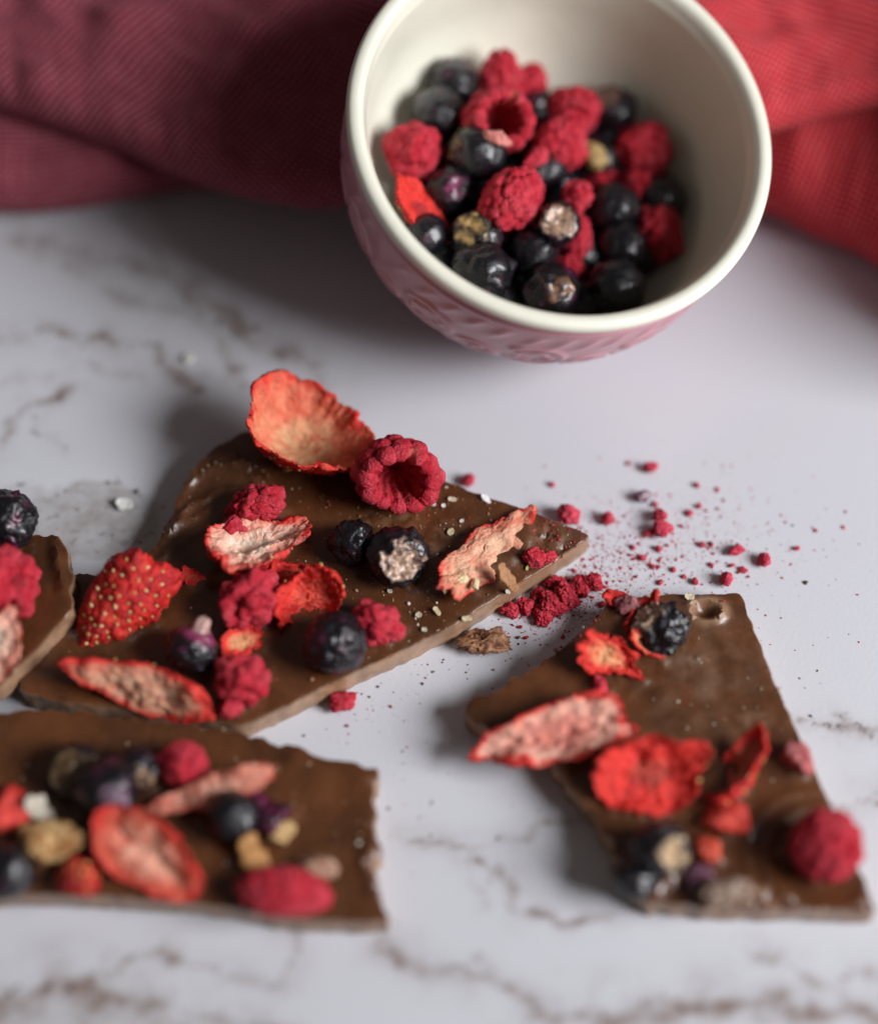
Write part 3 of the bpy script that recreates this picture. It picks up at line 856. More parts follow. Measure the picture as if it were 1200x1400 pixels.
    c = V.mean(0); V = V - c
    return V, F, tint, [(V[q], n) for q, n in zip(seeds_at, normals_of(V, F)[seeds_at])]

def seed_mesh():
    D, F = ico(2)
    V = D*np.array([.56, .36, .32]); V[:, 1] *= 1 - .45*smooth(D[:, 0], -.4, 1)
    return V, F
_sv, _sf = seed_mesh()
SEED_MESH = [make_mesh('seed', _sv, _sf, M['seed'], np.broadcast_to(np.array(c), (len(_sv), 3))) for c in ((.58, .38, .13), (.66, .48, .21), (.44, .30, .09))]

def add_seeds(o, seeds, seed, single):
    rng = np.random.default_rng(seed); Vs, Fs, Ts = [], [], []
    for i, (p, n) in enumerate(seeds):
        if rng.random() < .12 and i: continue
        big = rng.uniform(.72, 1.1)
        n = Vector(n); q = n.to_track_quat('Z', 'Y').to_matrix() @ Matrix.Rotation(rng.uniform(-.6, .6) + math.pi/2, 3, 'Z')
        p = Vector(p) + n*.14
        if single:
            k = bpy.data.objects.new('seed', SEED_MESH[rng.integers(3)]); col.objects.link(k); k.parent = o
            k.matrix_local = Matrix.Translation(p*S) @ q.to_4x4() @ Matrix.Scale(big, 4)
        else:
            Fs.append(_sf + len(Vs)*len(_sv)); Vs.append(big*_sv @ np.array(q).T + np.array(p))
            Ts.append(np.broadcast_to(np.array((.60, .42, .14))*rng.uniform(.8, 1.15), (len(_sv), 3)))
    if not single and Vs:
        k = link('seeds', make_mesh('seeds', np.concatenate(Vs), np.concatenate(Fs), M['seed'], np.concatenate(Ts)), o); k['kind'] = 'stuff'

def chunk(size, seed, base, pale, level=4, rough=.28, facets=5):
    """an irregular broken bit"""
    rng = np.random.default_rng(seed)
    D, F = ico(level); V = D*(1 + fbm(D*1.3, 3, seed)*rough*1.6)[:, None]
    for _ in range(facets):
        n = rng.normal(size=3); n /= np.linalg.norm(n); k = rng.uniform(.45, .8)
        d = V @ n - k; V = V - np.outer(np.maximum(d, 0)*.85, n)
    f1, f2, cid = worley(V*2.4, seed)
    V = V*(1 + .22*(f2 - f1) + .14*ridged(V*3, 3, seed+2) + .20*fbm(V*5, 4, seed+6, .65))[:, None]
    V = V*np.asarray(size)/2
    V = V + normals_of(V, F)*(fbm(V/.6, 3, seed+4)*.10*min(1, min(size)/4))[:, None]
    t = mix(base, pale, smooth(fbm(V/np.mean(size)*5, 3, seed+3) + .5*(cid-.5), -.35, .45))
    return V, F, t

def flake(size, seed, base, bend=.15):
    L, W, T = size; nx, ny = 22, 9
    u, v = np.meshgrid(np.linspace(-1, 1, nx), np.linspace(-1, 1, ny), indexing='ij')
    w = np.sqrt(np.clip(1 - np.abs(u)**3, .05, 1))
    x = u*L/2; y = v*W/2*w
    P = np.stack([x.ravel(), y.ravel(), np.zeros(u.size)], 1)
    y = (P[:, 1]*(1 + .5*fbm(P/1.3, 3, seed+7)) + .30*W*fbm(P/1.6, 2, seed)); z = bend*P[:, 0]**2/L*2 + .25*fbm(P/1.6, 3, seed+1)*W*.4
    top = np.stack([P[:, 0], y, z + T/2], 1); bot = np.stack([P[:, 0], y, z - T/2], 1)
    F = grid_faces(nx, ny); n = nx*ny
    g = np.arange(n).reshape(nx, ny)
    rim = np.concatenate([g[:, 0], g[-1, 1:], g[::-1, -1][1:], g[0, ::-1][1:-1]])
    r2 = np.roll(rim, -1)
    Fs = np.stack([rim, r2, r2+n, rim+n], 1)
    V = np.concatenate([top, bot]); Fa = np.concatenate([F[:, ::-1] if False else F, F[:, ::-1]+n, Fs[:, ::-1]])
    t = mix(np.array(base)*.85, np.minimum(np.array(base)*1.1, .9), smooth(fbm(V/1.5, 3, seed+2), -.4, .4))
    return V, Fa, t

PRESSED = []
def put(name, data, mat, pt, where, turn, label, cat, group=None, sink=.5, single=False, seed=0):
    if where != 'table' and sink > .3: sink *= 1.5
    me = make_mesh(name, data[0], data[1], M[mat], data[2])
    o = link(name, me); settle(o, data[0], pt, where, turn, sink); tag(o, label, cat, group)
    if where != 'table' and sink > .3 and np.ptp(data[0], axis=0).max() > 5:
        Wd = np.array([(o.matrix_world @ Vector(v*S))[:] for v in data[0][::5]])/S
        PRESSED.append((where, Wd[Wd[:, 2] < np.percentile(Wd[:, 2], 1) + 1.6, :2][::2]))
    if len(data) > 3: add_seeds(o, data[3], seed, single)
    return o

TAN = dict(flesh=(.66, .135, .070), core=(.64, .31, .15)); PALE = dict(flesh=(.74, .36, .27), core=(.80, .60, .47)); RED = dict(flesh=(.56, .022, .018), core=(.62, .075, .045))
G = 'dried fruit topping the chocolate'

# ---- central slab
put('strawberry_slice', strawberry((27.5, 22.5, 3.4), 1, cup=8.5, bulge=1.0, tip=.15, rim=.84, waves=.07, ruffle=.7, crumple=.7, peak=(150, .10, 1.8, 20), flesh=(.62, .155, .085), core=(.62, .36, .19)), 'strawberry', (-28.06, 10.69), 'mid', (-22, 19, 28),
    'largest strawberry slice, curled like a cup, orange inside, at the back of the central slab', 'strawberry', G, 1.2, True, 1)
put('raspberry', raspberry_cup((16.6, 15.2, 12.6), 2), 'raspberry', (-8.58, 1.45), 'mid', (0, 50, -78),
    'hollow raspberry with its dark hole facing the viewer, beside the curled strawberry', 'raspberry', G, .8)
put('raspberry_piece', raspberry((13.0, 8.2, 8.5), 3, 6, 75, .24, .1, .16), 'raspberry', (-37.31, -4.16), 'mid', (15, 20, -90),
    'crumbly raspberry fragment just below the curled strawberry, touching a pale slice', 'raspberry', G, .6)
put('strawberry_slice', strawberry((22.5, 14, 5.0), 4, cup=1.5, bulge=1.0, rim=.80, waves=.14, bend=.02, ruffle=1.0, groove=1.2, **PALE), 'strawberry', (-36.92, -13.86), 'mid', (24, 17, 70),
    'pale pleated strawberry slice with a seeded red underside, in the middle of the central slab', 'strawberry', G, .8, True, 4)
put('raspberry_piece', chunk((6, 6, 5), 31, RASP, RASP_PALE), 'raspberry', (-41.71, -8.21), 'mid', (0, 0, 0),
    'dark red raspberry scrap tucked against the left end of the pale pleated slice', 'raspberry', G, .5)
put('blackcurrant', blackcurrant(9.6, 5, 5, 1.5, purple=.1), 'black', (-17.57, -13.11), 'mid', (40, 20, -60),
    'small wrinkled blackcurrant, left of a touching pair under the hollow raspberry', 'blackcurrant', G, .6)
put('blackcurrant', blackcurrant(12.4, 6, 5, 1.5, opened=(.2, -.55, .72, .70), flesh=(.46, .30, .22), purple=.15), 'black', (-8.59, -16.7), 'mid', (0, 8, 0),
    'split blackcurrant showing pale flesh, right of a touching pair under the hollow raspberry', 'blackcurrant', G, .7)
put('strawberry_slice', strawberry((28.5, 9.5, 3.2), 7, cup=-.8, bulge=.8, tip=.0, rim=.86, waves=.16, bend=.02, bend_y=-.03, ruffle=1.0, flesh=(.62, .28, .18), core=(.64, .38, .25)), 'strawberry', (8.64, -15.35), 'mid', (47, 26, -20),
    'long pale strawberry strip lying upright-diagonal near the right corner of the central slab', 'strawberry', G, .6, False, 7)
put('strawberry_slice', strawberry((24, 14.5, 5.2), 8, cup=.5, bulge=1.1, tip=.45, rim=.7, waves=.08, ruffle=.4, **RED), 'strawberry', (-63.44, -28.07), 'mid', (152, 140, 100),
    'deep red strawberry half with many yellow seeds, at the left end of the central slab', 'strawberry', G, .8, True, 8)
put('raspberry_piece', raspberry((13.2, 11.8, 10.5), 9, 5, 26, .24, .1, .28), 'raspberry', (-37.84, -26.36), 'mid', (30, 20, -80),
    'chunky raspberry piece mid-slab, left of the bright red upright strawberry scrap', 'raspberry', G, .7)
put('strawberry_slice', strawberry((17.5, 13, 3.2), 10, cup=1.0, bulge=.9, tip=.05, rim=.5, waves=.26, bend=.10, bend_y=.05, ruffle=1.3, **RED), 'strawberry', (-25.76, -24.82), 'mid', (15, 50, -85),
    'bright red strawberry scrap curled upright behind the large blackcurrant', 'strawberry', G, .9, False, 10)
put('strawberry_slice', strawberry((11.5, 6, 2.4), 32, cup=1.2, bulge=.9, tip=.1, rim=.5, waves=.2, bend=.07, ruffle=.5, **RED), 'strawberry', (-30.41, -20.34), 'mid', (8, 30, -60),
    'narrow red strawberry shred between the pale pleated slice and the upright scrap', 'strawberry', G, .5, False, 32)
put('blackcurrant', blackcurrant(12.6, 11, 5, 1.3, purple=.5), 'black', (-20.59, -36.55), 'mid', (0, 10, 0),
    'large round blackcurrant near the lower edge of the central slab', 'blackcurrant', G, .8)
put('raspberry_piece', raspberry((11.4, 9.2, 7.5), 12, 5, 40, .2, .3, .25), 'raspberry', (-12.43, -31.47), 'mid', (-25, 30, -60),
    'raspberry piece just right of the large round blackcurrant', 'raspberry', G, .6)
put('blackcurrant', blackcurrant(10.6, 13, 5, .9, purple=.9, calyx=True), 'black', (-48.99, -37.65), 'mid', (0, 48, 60),
    'purple blackcurrant with a pale dried calyx, below the seeded strawberry half', 'blackcurrant', G, .7)
put('strawberry_piece', strawberry((8.8, 6.2, 2.6), 14, cup=.8, bulge=.9, tip=.1, rim=.6, waves=.2, ruffle=.6, **TAN), 'strawberry', (-39.6, -34.62), 'mid', (20, 30, -60),
    'small orange-edged strawberry bit between two raspberry chunks', 'strawberry', G, .5, False, 14)
put('raspberry_piece', raspberry((10.2, 11.5, 9.0), 15, 5, 30, .24, .2, .26), 'raspberry', (-38.68, -44.2), 'mid', (70, 20, -90),
    'raspberry chunk nearest the lower edge of the central slab', 'raspberry', G, .6)
put('raspberry_piece', chunk((5.4, 5, 4), 33, RASP, RASP_PALE), 'raspberry', (-40.56, -48.38), 'mid', (0, 0, 0),
    'little raspberry crumb at the lower edge of the central slab, below the raspberry chunk', 'raspberry', G, .5)
put('strawberry_slice', strawberry((31, 9.2, 4.5), 16, cup=-.6, bulge=1.0, tip=-.5, rim=.74, waves=.07, bend=.014, ruffle=.5, flesh=(.55, .22, .14), core=(.60, .34, .22)), 'strawberry', (-58.96, -45.45), 'mid', (-19, 44, -100),
    'long pale strawberry wedge with a red back, lowest on the left of the central slab', 'strawberry', G, .7, False, 16)
put('strawberry_piece', strawberry((5.6, 3.4, 1.4), 17, cup=.6, rim=.3, waves=.2, ruffle=.3, **RED), 'strawberry', (-49.96, -19.9), 'mid', (-25, 20, -60),
    'tiny red strawberry shred right of the seeded strawberry half', 'strawberry', G, .4)
put('raspberry_piece', chunk((4.2, 3.6, 3.2), 18, RASP, RASP_PALE), 'raspberry', (19.84, -15.62), 'mid', (0, 0, 0),
    'small raspberry crumb on the right corner of the central slab beside the pale strip', 'raspberry', G, .4)
put('raspberry_piece', chunk((3.0, 2.4, 2.2), 19, RASP, RASP_PALE), 'raspberry', (22.12, -14.74), 'mid', (0, 0, 0),
    'smallest raspberry crumb on the right corner of the central slab', 'raspberry', G, .4)
put('nut_skin', flake((6.4, 2.6, .5), 20, (.36, .17, .07), .25), 'skin', (13.59, -21.3), 'mid', (-52, 30, -30),
    'curled brown nut skin lying across the lower end of the long pale strip', 'nut skin', None, -2.6)

# ---- right slab
put('strawberry_slice', strawberry((31.5, 11.2, 4.0), 41, cup=1.8, bulge=.9, tip=-.35, rim=.78, waves=.12, bend=-.012, ruffle=.8, groove=.6, flesh=(.74, .40, .31), core=(.66, .24, .19)), 'strawberry', (22.49, -55.28), 'right', (13, 24, -100),
    'pale-centred strawberry slice overhanging the left point of the right slab', 'strawberry', G, .6, False, 41)
put('strawberry_slice', strawberry((22.5, 14.5, 4.4), 42, cup=2.6, bulge=.9, tip=.15, rim=.25, waves=.15, ruffle=.9, flesh=(.34, .012, .013), core=(.44, .05, .03)), 'strawberry', (41.15, -63.72), 'right', (10, 32, -95),
    'broad deep red strawberry slice in the middle of the right slab', 'strawberry', G, .8, False, 42)
put('strawberry_slice', strawberry((19, 9, 3.0), 43, cup=2.0, bulge=.9, tip=.2, rim=.65, waves=.16, bend=.035, ruffle=.5, twist=.8, flesh=(.58, .11, .07), core=(.62, .18, .12)), 'strawberry', (57.91, -63.22), 'right', (52, 42, 160),
    'twisted strawberry slice with pale pink edge, right of the broad red slice', 'strawberry', G, .8, False, 43)
put('strawberry_piece', chunk((8.6, 5.6, 4.5), 44, np.array([.46, .022, .016]), np.array([.62, .08, .05]), 5), 'strawberry', (55.14, -72.23), 'right', (-8, 10, 0),
    'lumpy red strawberry bit below the twisted slice on the right slab', 'strawberry', G, .6)
put('blackcurrant', blackcurrant(11.2, 45, 5, 1.6, opened=(.42, -.5, .75, .80), flesh=(.50, .33, .17), purple=.1), 'black', (41.77, -79.98), 'right', (0, 6, 0),
    'broken blackcurrant with a tan inside near the lower left edge of the right slab', 'blackcurrant', G, .8)
put('strawberry_piece', chunk((4.2, 6.4, 3.6), 46, np.array([.42, .03, .02]), np.array([.58, .10, .05])), 'strawberry', (50.52, -79.38), 'right', (10, 0, 0),
    'small red bit right of the broken blackcurrant on the right slab', 'strawberry', G, .5)
put('blackcurrant_piece', chunk((5.4, 4.6, 3.0), 47, np.array([.07, .02, .04]), np.array([.24, .12, .17])), 'black', (49.5, -84.52), 'right', (20, 0, 0),
    'mauve blackcurrant skin bit near the lower edge of the right slab', 'blackcurrant', G, .5)
put('blackcurrant_piece', chunk((8.2, 6.4, 4.0), 48, np.array([.12, .07, .045]), np.array([.34, .25, .20])), 'nut', (53.84, -87.23), 'right', (10, 0, 0),
    'greyish pale berry husk at the lower edge of the right slab', 'berry husk', G, .6)
put('blackcurrant', blackcurrant(8.5, 49, 4, 1.6, purple=.1), 'black', (37.0, -84.53), 'right', (0, 0, 0),
    'flattened dark blackcurrant at the lower left corner of the right slab', 'blackcurrant', G, 1.6)
put('raspberry', raspberry((15.0, 15.0, 14.2), 50, 5, 110, .22, .22, .03), 'raspberry', (73.21, -79.9), 'right', (20, 50, -50),
    'whole round raspberry near the lower right corner of the right slab', 'raspberry', G, .8)
put('raspberry_piece', chunk((5.6, 5.8, 4.2), 51, np.array([.42, .08, .09]), np.array([.60, .24, .22])), 'raspberry', (69.66, -60.22), 'right', (0, 0, 0),
    'pink raspberry crumb on the right edge of the right slab', 'raspberry', G, .5)
put('blackcurrant_piece', blackcurrant(11.0, 52, 5, 2.2, opened=(-.2, .75, .5, .72), flesh=(.60, .42, .30), purple=.05, squash=.55), 'black', (44.28, -32.16), 'right', (30, 24, -110),
    'speckled black berry skin at the back of the right slab', 'blackcurrant', G, .5)
put('strawberry_piece', strawberry((10.0, 4.4, 2.2), 53, cup=.8, rim=.4, waves=.2, bend=.05, ruffle=.5, **RED), 'strawberry', (41.29, -28.5), 'right', (52, 30, -150),
    'red strawberry sliver above the speckled black berry skin on the right slab', 'strawberry', G, .4, False, 53)
put('strawberry_piece', strawberry((8.2, 3.4, 2.0), 54, cup=.4, rim=.75, waves=.2, bend=.03, ruffle=.5, **TAN), 'strawberry', (41.45, -35.46), 'right', (-38, 20, -90),
    'orange strawberry sliver below the speckled black berry skin on the right slab', 'strawberry', G, .4, False, 54)
put('raspberry_piece', chunk((4.6, 4.2, 3.2), 55, np.array([.30, .06, .10]), np.array([.5, .24, .22])), 'raspberry', (38.47, -26.54), 'right', (0, 0, 0),
    'mauve berry crumb near the back left corner of the right slab', 'raspberry', G, .4)
put('strawberry_piece', strawberry((14.5, 7.6, 3.0), 56, cup=1.6, rim=.55, waves=.32, bend=.04, ruffle=1.0, **TAN), 'strawberry', (33.29, -38.05), 'right', (-22, 34, -70),
    'ragged orange and red strawberry piece on the upper left of the right slab', 'strawberry', G, .6, False, 56)
put('strawberry_piece', strawberry((5.6, 2.8, 1.6), 57, cup=.4, rim=.3, waves=.2, ruffle=.4, **RED), 'strawberry', (36.35, -25.02), 'right', (-10, 20, -90),
    'small red sliver on the back left corner of the right slab', 'strawberry', G, .4)
put('raspberry_piece', chunk((3.4, 3.6, 3.0), 58, RASP, RASP_PALE), 'raspberry', (31.27, -44.12), 'right', (0, 0, 0),
    'single pink raspberry crumb above the pale-centred slice on the right slab', 'raspberry', G, .4)
put('raspberry_piece', chunk((3.6, 4.2, 3.0), 59, np.array([.45, .02, .02]), np.array([.56, .06, .05])), 'raspberry', (27.63, -49.01), 'right', (0, 0, 0),
    'small red crumb on the top edge of the pale-centred slice on the right slab', 'raspberry', G, -1.8)

# ---- left slab
put('blackcurrant', blackcurrant(12.6, 61, 5, 1.4, purple=.7), 'black', (-87.64, -10.76), 'left', (0, 20, -40),
    'wrinkled blackcurrant at the left border, above a raspberry', 'blackcurrant', G, .8)
put('raspberry', raspberry((13.5, 14.5, 12), 62, 5, 30, .26, .1, .25), 'raspberry', (-85.87, -25.92), 'left', (0, 30, -60),
    'raspberry on the left border slab, under the wrinkled blackcurrant', 'raspberry', G, .8)
put('strawberry_slice', strawberry((17, 9.5, 3.6), 63, cup=.8, rim=.92, waves=.1, ruffle=.5, **PALE), 'strawberry', (-87.1, -38.83), 'left', (62, 34, -80),
    'pale strawberry slice at the left border, below the raspberry', 'strawberry', G, .6, False, 63)

# ---- front slab
put('blackcurrant', blackcurrant(11.2, 71, 4, 1.2, opened=(0, -.3, .9, .5), flesh=(.12, .07, .03), purple=.1, squash=.7), 'black', (-70.07, -63.66), 'front', (0, 10, -90),
    'brownish opened blackcurrant, left of the dark cluster on the front slab', 'blackcurrant', G, .7)
put('blackcurrant', blackcurrant(12.2, 72, 4, 1.2, opened=(.3, -.6, .7, .86), flesh=(.20, .13, .18), purple=.8), 'black', (-63.21, -67.75), 'front', (0, 10, -90),
    'purple blackcurrant in the middle of the dark cluster on the front slab', 'blackcurrant', G, .7)
put('blackcurrant', blackcurrant(9.0, 73, 4, 1.2, opened=(.2, -.6, .7, .84), flesh=(.36, .2, .10), purple=.3), 'black', (-57.8, -63.19), 'front', (0, 10, -90),
    'small blackcurrant with a tan spot, right of the dark cluster on the front slab', 'blackcurrant', G, .7)
put('raspberry', raspberry((10.8, 9.5, 9.2), 74, 5, 50, .2, .2, .1), 'raspberry', (-49.34, -62.44), 'front', (0, 30, -60),
    'dark red raspberry at the back of the front slab', 'raspberry', G, .7)
put('strawberry_slice', strawberry((27, 5.4, 2.8), 75, cup=.4, bulge=.9, tip=-.3, rim=.94, waves=.06, bend=-.012, ruffle=.4, flesh=(.60, .22, .15), core=(.66, .33, .24)), 'strawberry', (-43.32, -68.1), 'front', (17, 36, -100),
    'slim pale strawberry strip slanting across the front slab', 'strawberry', G, -1.0, False, 75)
put('strawberry_slice', strawberry((24, 13.5, 5.5), 76, cup=1.2, bulge=1.0, tip=.3, rim=.8, waves=.07, ruffle=.5, groove=1.4, flesh=(.54, .09, .05), core=(.66, .34, .24)), 'strawberry', (-54.76, -80.21), 'front', (-38, 30, -95),
    'plump strawberry half with a pale groove, in the middle of the front slab', 'strawberry', G, .8, False, 76)
put('blackcurrant', blackcurrant(10.4, 77, 4, .8, purple=.1), 'black', (-39.27, -73.04), 'front', (0, 0, 0),
    'shiny blackcurrant under the right end of the slim strip on the front slab', 'blackcurrant', G, .7)
put('blackcurrant_piece', chunk((7, 6, 4.5), 78, BLACK, PURPLE), 'black', (-31.86, -72.46), 'front', (0, 0, 0),
    'dark berry bit right of the shiny blackcurrant on the front slab', 'blackcurrant', G, .5)
put('blackcurrant_piece', chunk((4.6, 4.2, 4.0), 88, PURPLE*.6, PURPLE*1.5), 'black', (-35.37, -69.31), 'front', (0, 0, 0),
    'purple berry bit between the slim strip and the dark berry bit on the front slab', 'blackcurrant', G, .5)
put('nut_piece', flake((8.5, 4.6, 1.2), 79, (.42, .20, .06), .15), 'skin', (-35.22, -80.01), 'front', (-65, 25, -60),
    'amber nut skin left of the raspberry on the front slab', 'nut', None, .2)
put('nut_piece', chunk((4.6, 3.8, 2.6), 80, np.array([.40, .24, .10]), np.array([.62, .42, .2])), 'nut', (-30.13, -75.3), 'front', (0, 0, 0),
    'tan nut bit right of the amber nut skin on the front slab', 'nut', None, .3)
put('nut_piece', chunk((6.8, 4.0, 2.6), 81, np.array([.24, .11, .07]), np.array([.46, .31, .21])), 'nut', (-22.7, -82.45), 'front', (-10, 0, 0),
    'pale nut bit near the notched right end of the front slab', 'nut', None, .3)
put('raspberry', raspberry((19, 9.8, 9.5), 82, 5, 90, .16, .1, .08), 'raspberry', (-29.27, -88.19), 'front', (-6, 10, -90),
    'oblong raspberry lying on the lower edge of the front slab', 'raspberry', G, .8)
put('strawberry_piece', strawberry((11, 8, 3.2), 83, cup=.5, rim=.2, waves=.14, ruffle=.4, **RED), 'strawberry', (-67.72, -84.51), 'front', (75, 150, -80),
    'small dark red strawberry piece left of the plump half on the front slab', 'strawberry', G, .6, False, 83)
put('coconut_flake', flake((7.0, 4.0, 1.0), 84, (.50, .45, .37), .2), 'coconut', (-76.72, -70.71), 'front', (-35, 50, -60),
    'white coconut flake standing behind the tan nut on the front slab', 'coconut', None, .2)
put('nut_piece', chunk((11.5, 7.2, 5.5), 85, np.array([.30, .13, .04]), np.array([.60, .41, .19]), 5, .3), 'nut', (-74.85, -76.82), 'front', (-8, 10, -90),
    'large toasted nut piece near the left border of the front slab', 'nut', None, .6)
put('strawberry_piece', chunk((8, 9, 5.5), 86, np.array([.44, .02, .02]), np.array([.60, .06, .04])), 'strawberry', (-83.32, -71.92), 'front', (0, 0, 0),
    'red strawberry bit at the left border of the front slab', 'strawberry', G, .6)
put('blackcurrant', blackcurrant(10.8, 87, 4, .9, purple=.2), 'black', (-81.43, -84.13), 'front', (0, 0, 0),
    'blackcurrant at the left border of the front slab, on its lower edge', 'blackcurrant', G, .8)

# ---- shavings and nut bits on the central slab
for i, (pt, size, turn, colour, mat, nm, lab) in enumerate((
    ((-1.52, -1.94), (3.4, 1.3, .4), (-28, 14, -60), (.80, .80, .78), 'coconut', 'coconut_flake', 'white coconut sliver beside the hollow raspberry'),
    ((0.91, -2.54), (1.6, 1.3, .4), (10, 14, -60), (.78, .78, .76), 'coconut', 'coconut_flake', 'tiny white coconut crumb right of the sliver by the hollow raspberry'),
    ((9.71, -1.06), (4.6, 1.7, .4), (-42, 20, -60), (.82, .82, .80), 'coconut', 'coconut_flake', 'white coconut sliver on the back edge of the central slab'),
    ((19.07, -3.94), (3.2, 1.4, .4), (-6, 14, -60), (.76, .76, .72), 'coconut', 'coconut_flake', 'white coconut sliver right of the top of the long pale strip'),
    ((2.73, -1.17), (3.2, 1.7, .4), (-14, 12, -60), (.66, .58, .42), 'nut', 'nut_flake', 'cream nut flake behind the long pale strip'),
    ((2.41, -9.07), (2.7, 2.2, .5), (10, 14, -90), (.70, .62, .38), 'nut', 'nut_flake', 'round yellowish nut flake left of the long pale strip'),
    ((4.68, -6.25), (1.7, 1.2, .5), (35, 14, -90), (.74, .72, .66), 'coconut', 'coconut_flake', 'small white crumb between two nut flakes left of the pale strip'),
    ((-0.44, -27.34), (3.6, 2.0, 1.2), (-62, 10, -90), (.70, .58, .36), 'nut', 'nut_flake', 'cream nut bit below the lower end of the long pale strip'),
    ((5.6, -28.98), (3.6, 2.4, .9), (8, 10, -90), (.72, .62, .40), 'nut', 'nut_flake', 'round cream nut flake on the front edge of the central slab'),
    ((-4.13, -28.13), (2.4, 1.8, .9), (30, 10, -90), (.62, .54, .40), 'nut', 'nut_flake', 'small cream nut bit left of the nut bit below the pale strip'),
    ((-2.94, -31.38), (2.0, 1.7, .9), (0, 10, -90), (.60, .54, .42), 'nut', 'nut_flake', 'nut crumb close to the front edge of the central slab'),
    ((-9.94, -22.64), (1.9, 1.4, .8), (0, 10, -90), (.62, .58, .48), 'nut', 'nut_flake', 'pale nut crumb under the split blackcurrant'),
    ((13.95, -22.71), (1.8, 1.6, .9), (0, 10, -90), (.74, .72, .66), 'nut', 'nut_flake', 'whitish nut crumb below the curled nut skin'),
    ((18.06, -17.14), (2.5, 1.0, .7), (62, 10, -90), (.52, .56, .18), 'nut', 'nut_flake', 'greenish seed at the right side of the long pale strip'))):
    put(nm, flake(tuple(.56*v for v in size), 300+i, tuple(.85*v for v in colour)), mat, pt, 'mid', turn, lab, nm.replace('_', ' '), 'shavings and nut bits on the central slab', -.05)
for i, (pt, size, lab) in enumerate((((2.37, -18.9), (3.2, 2.0, 1.4), 'uppermost cream nut bit on the lower part of the long pale strip'), ((4.43, -21.65), (3.0, 1.8, 1.4), 'middle cream nut bit on the lower part of the long pale strip'), ((1.18, -23.43), (2.6, 1.9, 1.4), 'cream nut bit nearest the lower tip of the long pale strip'), ((7.37, -22.9), (2.4, 1.6, 1.2), 'rightmost cream nut bit on the lower part of the long pale strip'))):
    put('nut_piece', chunk(size, 340+i, np.array([.58, .44, .22]), np.array([.74, .62, .40])), 'nut', pt, 'mid', (30*i, 0, 0),
        lab, 'nut', 'nut bits on the long pale strip', -2.6)

# the chocolate stands up in a soft rim round whatever was pressed into it
def press_rims():
    for where, s in (('mid', MID), ('right', RIGHT), ('front', FRONT), ('left', LEFT)):
        me = s[0].data; n = len(s[1][0])
        co = np.empty(len(me.vertices)*3, np.float32); me.vertices.foreach_get('co', co); co = co.reshape(-1, 3)
        T = s[1][0]; up = np.zeros(n)
        for w, P in PRESSED:
            if w != where or not len(P): continue
            near = np.where((np.abs(T - P.mean(0)) < np.ptp(P, axis=0)/2 + 6).all(1))[0]
            if not len(near): continue
            d = np.sqrt(((T[near][:, None] - P[None])**2).sum(2)).min(1)
            wob = .55 + .6*smooth(fbm(np.concatenate([T[near]/3.5, np.zeros((len(near), 1))], 1), 3, 77), -.4, .4)
            up[near] = np.maximum(up[near], wob*1.0*np.exp(-(d/1.2)**2))
        # keep the very edge where it is
        ring = co[n:, :2]/S
        d = np.full(n, 1e9)
        for q in ring[::7]: d = np.minimum(d, np.hypot(T[:, 0]-q[0], T[:, 1]-q[1]))
        co[:n, 2] += up*S*smooth(d, .8, 3.0)
        me.vertices.foreach_set('co', co.ravel()); me.update()
press_rims()

# ---------------------------------------------------------------- berries in the bowl
def in_lining(c, rad):
    """keep a berry of this radius inside the bowl's lining"""
    c = np.array(c, float)
    for _ in range(6):
        q = c - BC; h = -(q @ BN); v = q + h*BN; r = np.linalg.norm(v)
        lim = np.interp(h + rad*.3, IN_H, IN_R) - rad*.95
        if r > lim > 0: c = c - v/r*(r - lim)
        q = c - BC; h = -(q @ BN)
        if h > 41.5 - rad: c = c + BN*(h - 41.5 + rad)
    return c

def drop(name, data, mat, c, rad, turn, label, cat, group):
    me = make_mesh(name, data[0], data[1], M[mat], data[2])
    o = link(name, me); c = in_lining(c, rad)
    o.matrix_world = Matrix.Translation(Vector(c)*S) @ orient(*turn).to_4x4()
    tag(o, label, cat, group)
    if len(data) > 3: add_seeds(o, data[3], int(c[0]*10) % 97 + 1, False)
    return o

